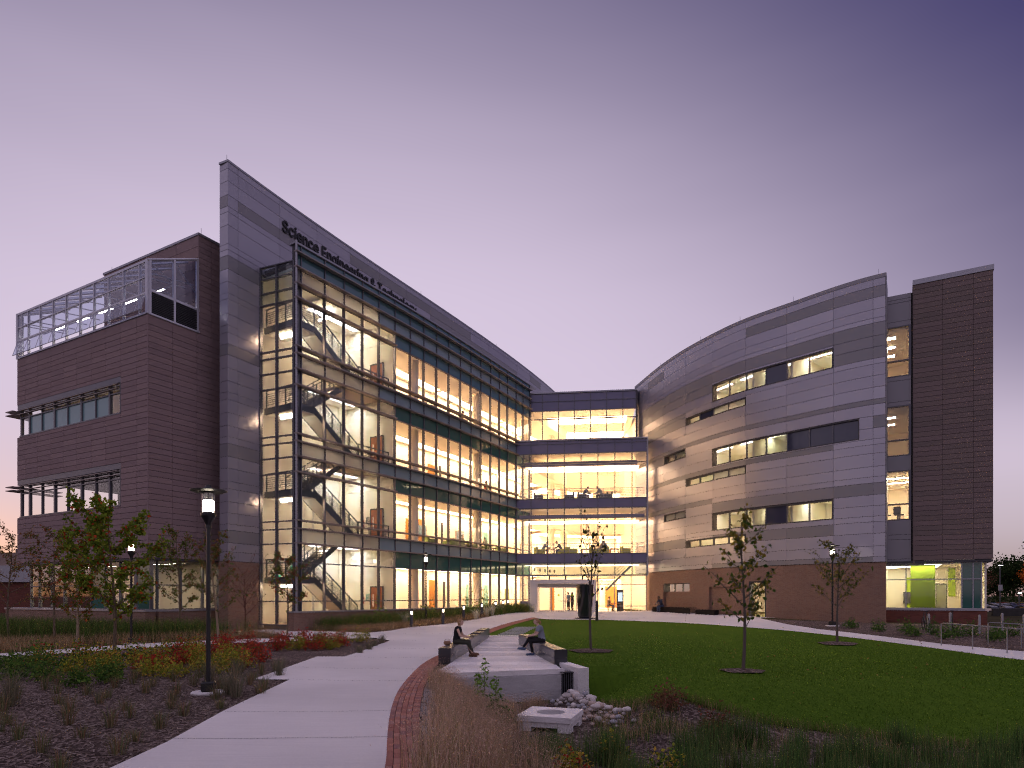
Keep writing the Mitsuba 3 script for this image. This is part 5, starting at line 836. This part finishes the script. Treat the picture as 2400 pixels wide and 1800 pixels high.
def poleamp(x, y, h, lab):
    t = thing('car_park_light', lab, 'street lamp', 'car park lights'); z = float(G2(x, y)); add(t + '__pole', bar((x, y, z), (x, y, z + h), .11, 6), CHAR); add(t + '__head', box(x - .5, x + .5, y - .3, y + .3, z + h, z + h + .15), CHAR); add(t + '__lens', (np.array([[x - .4, y - .32, z + h - .02], [x + .4, y - .32, z + h - .02], [x + .4, y - .15, z + h - .14], [x - .4, y - .15, z + h - .14]]), np.array([[3, 2, 1, 0], [0, 1, 2, 3]])), WHITE, emit=(20, 19, 17))
poleamp(96, 128, 9.6, 'tall bright car park light right of the building end'); poleamp(122, 152, 9, 'second car park light at the right edge'); poleamp(106, 136, 4.2, 'low round lamp between the parked cars')
t = thing('service_fence', 'dark fence panel at the near edge of the car park', 'fence'); add(t + '__panel', box(34, 39, 46, 46.15, -1.6, .55), BLACK)
t = thing('sign_board', 'small grey sign on a post by the car park', 'sign'); add(t + '__post', bar((46.5, 62, -2), (46.5, 62, 2.6), .04, 6), CHAR); add(t + '__board', box(46.3, 46.7, 61.93, 61.96, 1.95, 2.5), ALU)
# far left: low brick building
t = thing('low_brick_building', 'low dark red brick building with a pale roof band at the far left', 'building'); add(t + '__wall', box(-75, -36.5, 55, 75, -1.2, 2.6), BRICKD); add(t + '__fascia', box(-75.3, -36.2, 54.7, 75.3, 2.6, 4.0), ALU); add(t + '__roof', box(-75, -36.5, 55, 75, 4.0, 5.1), M('roof_tan', (.3, .22, .19), .8)); add(t + '__window', box(-60, -46, 54.94, 55.0, 1.2, 2.2), DKGL)
for x in (-70, -62, -54, -47, -41): add(t + '__roof_vent', bar((x, 62, 5.1), (x, 62, 5.9), .25, 8), CHAR)
# ------------------------------------------------------------------ right: handrails, cycle posts, bicycles
def handrail(lab, A, Bp):
    t = thing('handrail', lab, 'handrail', None); n = 3; A, Bp = np.array([*A, Gf(*A)]), np.array([*Bp, Gf(*Bp)])
    add(t + '__top_rail', tube([A + [0, 0, .75], A + [0, 0, .92], *(A + (Bp - A) * u + [0, 0, .95] for u in (.02, .5, 1))], .024, 8), RAILM, smooth=40)
    for u in (0, .33, .66, 1): P = A + (Bp - A) * u; add(t + '__post', bar(P, P + [0, 0, .93], .022, 6), RAILM)
handrail('stainless handrail beside the walkway at the right edge, longer of the two', (17.75, 26.9), (18.9, 23.0)); handrail('stainless handrail farther from the walkway at the right edge', (19.9, 27.2), (21.6, 24.0))
for k, (x, y) in enumerate(((21.17, 33.05), (22.88, 33.98), (23.13, 32.2), (25.31, 33.6), (25.49, 32.4))): t = thing('cycle_post', 'grey round post by the brick plinth of the end block', 'post', 'grey posts by the end block'); add(t + '__shaft', lathe([[.06, -.1], [.06, .85], [.04, .9], [.01, .9]], 10, (x, y, Gf(x, y))), ALU, smooth=40)
def bike(lab, x, y, rz):
    t = thing('bicycle', lab, 'bicycle', None); z = Gf(x, y); o = (x, y, z)
    for sx in (-.52, .52):
        an = np.linspace(0, 2 * np.pi, 21); w = np.stack([sx + .33 * np.cos(an), an * 0, .34 + .33 * np.sin(an)], -1); k = add(t + '__wheel', xf(tube(w, .02, 5), rz, o), TYRE); add(k + '__spokes', xf(cat([bar((sx, 0, .34), (sx + .33 * math.cos(a), 0, .34 + .33 * math.sin(a)), .004, 3) for a in np.arange(0, 6.28, .52)]), rz, o), RAILM)
    fr = [((-.52, 0, .34), (-.15, 0, .3)), ((-.15, 0, .3), (.36, 0, .75)), ((-.25, 0, .85), (.36, 0, .85)), ((-.15, 0, .3), (-.27, 0, .95)), ((-.52, 0, .34), (-.25, 0, .82)), ((.33, 0, .95), (.52, 0, .34))]
    add(t + '__frame', xf(cat([bar(a, b, .02, 6) for a, b in fr]), rz, o), CHAR); add(t + '__saddle', xf(cbox(-.4, -.15, -.07, .07, .95, 1.0), rz, o), BLACK); add(t + '__handlebar', xf(tube([(.28, -.3, 1.08), (.36, -.12, 1.02), (.36, .12, 1.02), (.28, .3, 1.08)], .016, 6), rz, o), RAILM)
    k = add(t + '__pedal', xf(box(-.2, -.1, .08, .16, .14, .16), rz, o), BLACK); add(t + '__pedal', xf(box(-.2, -.1, -.16, -.08, .44, .46), rz, o), BLACK)
bike('dark bicycle with raised handlebar leaning by the brick plinth, left of the two', 21.35, 33.6, 1.2); bike('dark bicycle farther right by the brick plinth', 23.2, 34.3, 1.0)
# ------------------------------------------------------------------ people
def sph(c, r, n=10):
    m = trimesh.creation.icosphere(1 if n < 12 else 2); return m.vertices * np.asarray(r) + np.asarray(c)
def body(bones, edge=.04, it=6):
    hs = [m3.Manifold.hull_points(np.vstack([sph(a, ra), sph(b, rb)])) for a, ra, b, rb in bones]; m = m3.Manifold.batch_boolean(hs, m3.OpType.Add).refine_to_length(edge); g = m.to_mesh()
    t = trimesh.Trimesh(np.asarray(g.vert_properties)[:, :3].astype(float), np.asarray(g.tri_verts)); trimesh.smoothing.filter_taubin(t, iterations=it); return tm(t)
SKIN = M('skin', (.55, .36, .27), .55); SKIND = M('skin_dark', (.12, .065, .045), .55)
def person(lab, loc, rz, pose, top, pants, hair, hairm, skin=SKIN, shoes=None, sleeves='short', fine=True, grp=None, seat=.46):
    """pose: sit, cross (legs crossed), lean (reading), stand"""
    k = thing('person', lab, 'person', grp); e = .03 if fine else .06; s = seat
    if pose == 'stand': hip, zt = {y: np.array([0, y * .09, .92]) for y in (-1, 1)}, .92; kn = {y: np.array([.03, y * .1, .5]) for y in (-1, 1)}; an = {y: np.array([0, y * .1, .08]) for y in (-1, 1)}
    else:
        hip, zt = {y: np.array([0, y * .09, s + .09]) for y in (-1, 1)}, s + .09; kn = {y: np.array([.43, y * .1, s + .07]) for y in (-1, 1)}; an = {y: np.array([.42, y * .1, .08]) for y in (-1, 1)}
        if pose == 'cross': kn[-1] = np.array([.45, -.02, s + .18]); an[-1] = np.array([.68, .1, s - .18]); an[1] = np.array([.36, .08, .08])
        if pose == 'ankle': an[1] = np.array([.5, .1, .08]); an[-1] = np.array([.58, .0, .16])
    f = {'lean': .26, 'sit': .05, 'cross': .12, 'ankle': .08, 'stand': .02}[pose]; W = np.array([f * .25, 0, zt + .2]); C = np.array([f * .75, 0, zt + .42]); N = np.array([f * 1.15, 0, zt + .54]); H = np.array([f * 1.5 + .03, 0, zt + .7]); P = np.array([0, 0, zt]); S = {y: C + [0, y * .165, .07] for y in (-1, 1)}
    el = {y: S[y] + [.08 + f * .5, y * .05, -.27] for y in (-1, 1)}; wr = {y: (el[y] + [.22, -y * .1, -.06]) if pose != 'stand' else el[y] + [.06, 0, -.25] for y in (-1, 1)}
    foot = {y: an[y] + [.17, 0, -.05] for y in (-1, 1)}
    if pose == 'cross': foot[-1] = an[-1] + [.17, 0, -.02]
    B_ = [(P + [0, .05, 0], .115, P - [0, .05, 0], .115), (P, .13, W, .115), (W, .115, C, .13), (C + [0, .08, 0], .11, C - [0, .08, 0], .11), (C, .1, N, .055), (N, .05, H - [0, 0, .04], .055), (H, (.095, .078, .11), H + [.02, 0, -.07], (.07, .06, .06)), (H + [.08, 0, -.01], .018, H + [.1, 0, -.035], .02)]
    for y in (-1, 1):
        B_ += [(P + [0, y * .06, 0], .11, hip[y], .1), (hip[y], .095, kn[y], .063), (kn[y], .06, (kn[y] * .6 + an[y] * .4) - [.02, 0, 0], .056), ((kn[y] * .6 + an[y] * .4) - [.02, 0, 0], .056, an[y], .04), (an[y] - [.03, 0, .03], .04, foot[y], .032), (C + [0, y * .08, .05], .08, S[y], .06), (S[y], .055, el[y], .04), (el[y], .038, wr[y], .027)]
        d = wr[y] - el[y]; d = d / np.linalg.norm(d); side = np.array([0, -y, 0]) - d * np.dot([0, -y, 0], d); hd = wr[y] + d * .05; B_.append((wr[y], .026, hd, (.035, .035, .018)))
        for q in range(4): a = hd + side * (.022 - .015 * q) + d * .03; L = (.05, .06, .055, .042)[q]; B_ += [(a, .0095, a + d * L * .6 - [0, 0, .01], .009), (a + d * L * .6 - [0, 0, .01], .009, a + d * L - [0, 0, .03], .008)]
        B_.append((hd + side * .03 - d * .02, .011, hd + side * .055 + d * .025, .009)); B_.append((H + [-.005, y * .078, -.01], (.022, .012, .03), H + [-.01, y * .08, -.02], (.018, .01, .025)))
    o = dict(rz=rz, loc=loc); X_ = lambda m: xf(m, rz, loc)
    add(k + '__body', X_(body(B_, e)), skin, smooth=True)
    T_ = [(P + [0, .06, .02], .128, P + [0, -.06, .02], .128), (P + [0, 0, .02], .142, W, .128), (W, .128, C, .143), (C + [0, .09, 0], .122, C - [0, .09, 0], .122)]
    for y in (-1, 1):
        T_.append((C + [0, y * .08, .05], .092, S[y], .072))
        if sleeves != 'none': T_.append((S[y], .07, S[y] * .45 + el[y] * .55, .056))
        if sleeves == 'long': T_ += [(S[y] * .45 + el[y] * .55, .056, el[y], .052), (el[y], .052, wr[y], .04)]
    add(k + '__top', X_(body(T_, e)), top, smooth=True)
    add(k + '__trousers', X_(body([(P + [0, .05, 0], .128, P - [0, .05, 0], .128), (P, .132, P + [0, 0, .06], .126)] + [b for y in (-1, 1) for b in ((P + [0, y * .06, 0], .122, hip[y], .112), (hip[y], .107, kn[y], .075), (kn[y], .073, kn[y] * .55 + an[y] * .45, .066), (kn[y] * .55 + an[y] * .45, .066, an[y] + [0, 0, .05], .05))], e)), pants, smooth=True)
    for y in (-1, 1): add(k + '__shoe', X_(body([(an[y] - [.035, 0, .02], .047, foot[y] + [.02, 0, 0], .042), (an[y] - [.035, 0, .045], .04, foot[y] + [.04, 0, -.012], .034)], e)), shoes or BLACK, smooth=True)
    hb = [(H + [-.012, 0, .022], (.104, .092, .1), H + [-.03, 0, -.01], (.085, .09, .09))]
    if hair == 'bob': hb += [(H + [-.05, 0, -.05], (.07, .09, .07), H + [-.05, 0, -.1], (.05, .07, .03))]
    if hair == 'tail': hb += [(H + [-.1, 0, 0], .035, H + [-.15, 0, -.03], .035), (H + [-.15, 0, -.03], .035, H + [-.165, 0, -.12], .018)]
    hm = body(hb, .025 if fine else .05, 3); v = hm[0]; fr = (v[:, 0] > H[0] + .035) & (v[:, 2] < H[2] + .055); v = np.where(fr[:, None], np.c_[np.full(len(v), H[0] + .03), v[:, 1] * .85, v[:, 2]], v); add(k + '__hair', X_((v, hm[1])), hairm, smooth=True)
    if fine:
        for y in (-1, 1): add(k + '__eye', X_((sph(H + [.086, y * .032, .0], .011), trimesh.creation.icosphere(1).faces)), BLACK)
        add(k + '__mouth', X_(box(H[0] + .082, H[0] + .093, -.022, .022, H[2] - .066, H[2] - .058)), M('lip_red', (.3, .08, .07), .5) if 'mat_lip_red' not in scene else 'mat_lip_red')
    return k
CL = {k: M('cloth_' + k, c, .85, spec=.2) for k, c in dict(black=(.014, .014, .016), olive=(.045, .045, .035), grey=(.22, .24, .29), navy=(.03, .04, .075), white=(.55, .53, .5), tan=(.3, .22, .15), denim=(.07, .1, .17), red=(.3, .06, .05)).items()}
BLO = M('hair_blonde', (.34, .19, .085), .6); BRO = M('hair_brown', (.06, .032, .02), .6); BLK_ = M('hair_black', (.01, .009, .009), .5)
za = lambda y: -.765 + (_pl(y) + .8) * .9
person('blonde woman in sleeveless black top sitting on the left black bench', (-1.98, 23.2, za(23.2) + .0), -.12, 'ankle', CL['black'], CL['olive'], 'bob', BLO, sleeves='none', shoes=M('sandal', (.14, .07, .04), .7))
t = thing('handbag', 'small brown bag lying on the left black bench beside the woman', 'bag'); add(t + '__pouch', xf(cbox(-.12, .12, -.07, .07, 0, .14, .04), .3, (-2.25, 22.6, za(22) + .478)), M('bag_tan', (.25, .14, .08), .7)); add(t + '__strap', xf(tube([(-.1, 0, .13), (-.06, 0, .2), (.06, 0, .2), (.1, 0, .13)], .008, 5), .3, (-2.25, 22.6, za(22) + .478)), 'mat_bag_tan')
person('woman in a grey T-shirt with a ponytail sitting cross-legged on the right black bench', (1.1, 23.9, za(23.9)), math.pi + .1, 'cross', CL['grey'], CL['black'], 'tail', BLO, sleeves='short', shoes=CL['denim'])
P = WING.at(4.2, .7); person('man in dark clothes reading on the long bench by the brick wall', (P[0], P[1], .05), math.atan2(-.6, -.8), 'lean', CL['navy'], CL['denim'], 'short', BLK_, SKIND, sleeves='long', seat=.47)
bk = WING.at(4.35, 1.2); t = thing('open_book', 'open pale book held by the man on the long bench', 'book'); add(t + '__left_page', xf(box(-.1, .1, 0, .14, .0, .012), -2.2, (bk[0], bk[1], .82)), CL['white']); add(t + '__right_page', xf(box(-.1, .1, -.145, -.005, .0, .012), -2.2, (bk[0], bk[1], .82)), CL['white'])
# furniture and people inside
def armchair(lab, p, z, rz, mat, grp):
    t = thing('armchair', lab, 'armchair', grp); o = (p[0], p[1], z)
    add(t + '__seat', xf(cbox(-.32, .36, -.3, .3, .12, .43, .04), rz, o), mat); add(t + '__backrest', xf(cbox(-.46, -.32, -.4, .4, .12, .82, .05), rz, o), mat)
    for s in (-1, 1): add(t + '__armrest', xf(cbox(-.33, .34, min(s * .3, s * .41), max(s * .3, s * .41), .12, .62, .04), rz, o), mat)
    for sx in (-.38, .28):
        for sy in (-.33, .33): add(t + '__leg', xf(bar((sx, sy, 0), (sx, sy, .13), .02, 5), rz, o), CHAR)
def table(lab, p, z, rz, grp, w=1.0, d=.6, h=.55):
    t = thing('side_table', lab, 'table', grp); o = (p[0], p[1], z); add(t + '__top', xf(cbox(-w / 2, w / 2, -d / 2, d / 2, h - .05, h, .012), rz, o), DARKT)
    for sx in (-1, 1):
        for sy in (-1, 1): add(t + '__leg', xf(box(sx * (w / 2 - .04) - .025, sx * (w / 2 - .04) + .025, sy * (d / 2 - .04) - .025, sy * (d / 2 - .04) + .025, 0, h - .05), rz, o), DARKT)
for k, (s, rz) in enumerate(((13.4, .5), (15.7, 2.6), (16.2, .3), (16.9, 2.4), (19.0, .4), (21.1, 2.4), (24.1, .5))): armchair('sage green armchair by the second floor windows of the glass hall, %s from the stair' % ('first', 'second', 'third', 'fourth', 'fifth', 'sixth', 'last')[k], GAL.at(s, -.95), FL[1], rz, SAGE, 'sage armchairs in the glass hall')
for s in (18.2, 22.5): table('low dark table between the sage armchairs in the glass hall', GAL.at(s, -1.0), FL[1], .9, 'low tables in the glass hall')
person('person in a pale shirt seated at the second floor windows of the glass hall', (*GAL.at(18.2, -1.4), FL[1]), -.6, 'sit', CL['tan'], CL['black'], 'short', BLK_, fine=False); person('person with dark hair seated in a sage armchair by the hall windows', (*GAL.at(21.1, -.9), FL[1]), 2.4, 'sit', CL['white'], CL['black'], 'short', BRO, fine=False)
person('person in a red top seated on the third floor of the glass hall', (*GAL.at(21.6, -1.2), FL[2]), .4, 'sit', CL['red'], CL['black'], 'bob', BRO, fine=False); person('person seated on the top floor of the glass hall, in the middle of the band', (*GAL.at(17.4, -.9), FL[3]), .4, 'sit', CL['tan'], CL['black'], 'short', BRO, fine=False); person('person seated on the top floor of the glass hall, at the far end', (*GAL.at(21.7, -.9), FL[3]), .4, 'sit', CL['red'], CL['black'], 'short', BRO, fine=False)
armchair('dark armchair on the top floor of the glass hall', GAL.at(13.2, -.9), FL[3], .3, CHAR, None)
for s, k, z in ((18.6, 1, 1.2), (24.2, 1, 1.2)):
    t = thing('wall_screen', 'blue wall screen on the second floor of the glass hall, %s the stair' % ('nearer' if s < 20 else 'farther from'), 'screen'); add(t + '__frame', rib(WALL, s, s + 1.2, FL[k] + z, FL[k] + z + .95, -1.1, -1.2), BRZ); add(t + '__display', rib(WALL, s + .07, s + 1.13, FL[k] + z + .07, FL[k] + z + .88, -1.09, -1.1), M('screen_blue%d' % int(s), mikit.proc(lambda p, n, uv: mikit.mix((.05, .12, .25), (.3, .42, .5), mikit.fbm(p.x * 4, p.y * 4, p.z * 5, 3))), .3))
for k, (s, rz) in enumerate(((2.0, -1.2), (3.95, 1.9), (4.95, -1.4), (6.9, -1.3), (7.6, 1.8), (9.6, -1.4))): armchair('olive armchair on the second floor of the glass link, %s from the left' % ('first', 'second', 'third', 'fourth', 'fifth', 'sixth')[k], LNK.at(s, -1.15), FL[1], rz + 1.5, OLIVE, 'olive armchairs in the glass link')
for s in (2.95, 6.1, 8.6): table('small brown table by the second floor windows of the glass link', LNK.at(s, -1.2), FL[1], 0, 'tables in the glass link', .8, .6, .62)
for k, (s, rz, tp, f) in enumerate(((2.25, 0., 'grey', 1), (3.9, 3.1, 'navy', 1), (7.3, 0.2, 'tan', 1), (8.0, 2.9, 'denim', 1), (5.9, .2, 'navy', 2), (7.5, 2.8, 'grey', 2))):
    person(('person in grey leaning forward in an olive armchair, left side of the glass link', 'person in dark blue leaning back in the second olive armchair of the glass link', 'person in tan seated right of the middle of the glass link', 'person in blue leaning over a table in the glass link', 'person in dark blue on the third floor of the glass link, left one', 'person in a grey shirt with a backpack on the third floor of the glass link')[k], (*LNK.at(s, -1.1), FL[f]), rz, 'lean', CL[tp], CL['black'], 'short', BLK_, fine=False, sleeves='long')
for s, rz in ((1.9, 0), (4.6, 3), (5.8, 0), (7.6, 3), (8.0, 3)): armchair('low dark chair on the third floor of the glass link', LNK.at(s, -1.15), FL[2], rz, CHAR, 'low dark chairs in the glass link')
person('person in light blue standing inside the entrance doors', (*LNK.at(4.5, -2.6), .05), 2.4, 'stand', CL['denim'], CL['black'], 'short', BRO, fine=False); person('person in black standing beside the light blue figure inside the doors', (*LNK.at(4.85, -2.6), .05), 2.6, 'stand', CL['black'], CL['black'], 'bob', BLK_, fine=False)
person('person seated behind the tall planter inside the ground floor glass', (*LNK.at(8.1, -2.2), .05), .3, 'sit', CL['tan'], CL['black'], 'short', BRO, fine=False); table('dark table inside the ground floor glass of the link', LNK.at(8.6, -1.9), .05, 0, None, 1.1, .7, .74)
# lit exit signs
for c, s, d, z in ((SIDE, .5, -.6, 2.4), (WALL, 4.3, .3, 3.0)):
    k = key(BB + 'exit_sign'); add(k, rib(c, s, s + .4, z, z + .22, d, d - .05), M('exit_green%d' % int(z * 10), (.05, .45, .25), .5), emit=(.08, .75, .42), exact=True)
    t = meshkit.text_mesh('EXIT', .13, .004, bold=True); v = t.vertices; w = np.ptp(v[:, 0]); P = c.at(s + .04 + (v[:, 0] - v[:, 0].min()) / w * .32, d + .004 + v[:, 2]); add(k + '__lettering', (np.c_[P, z + .045 + v[:, 1]], t.faces), WHITE)
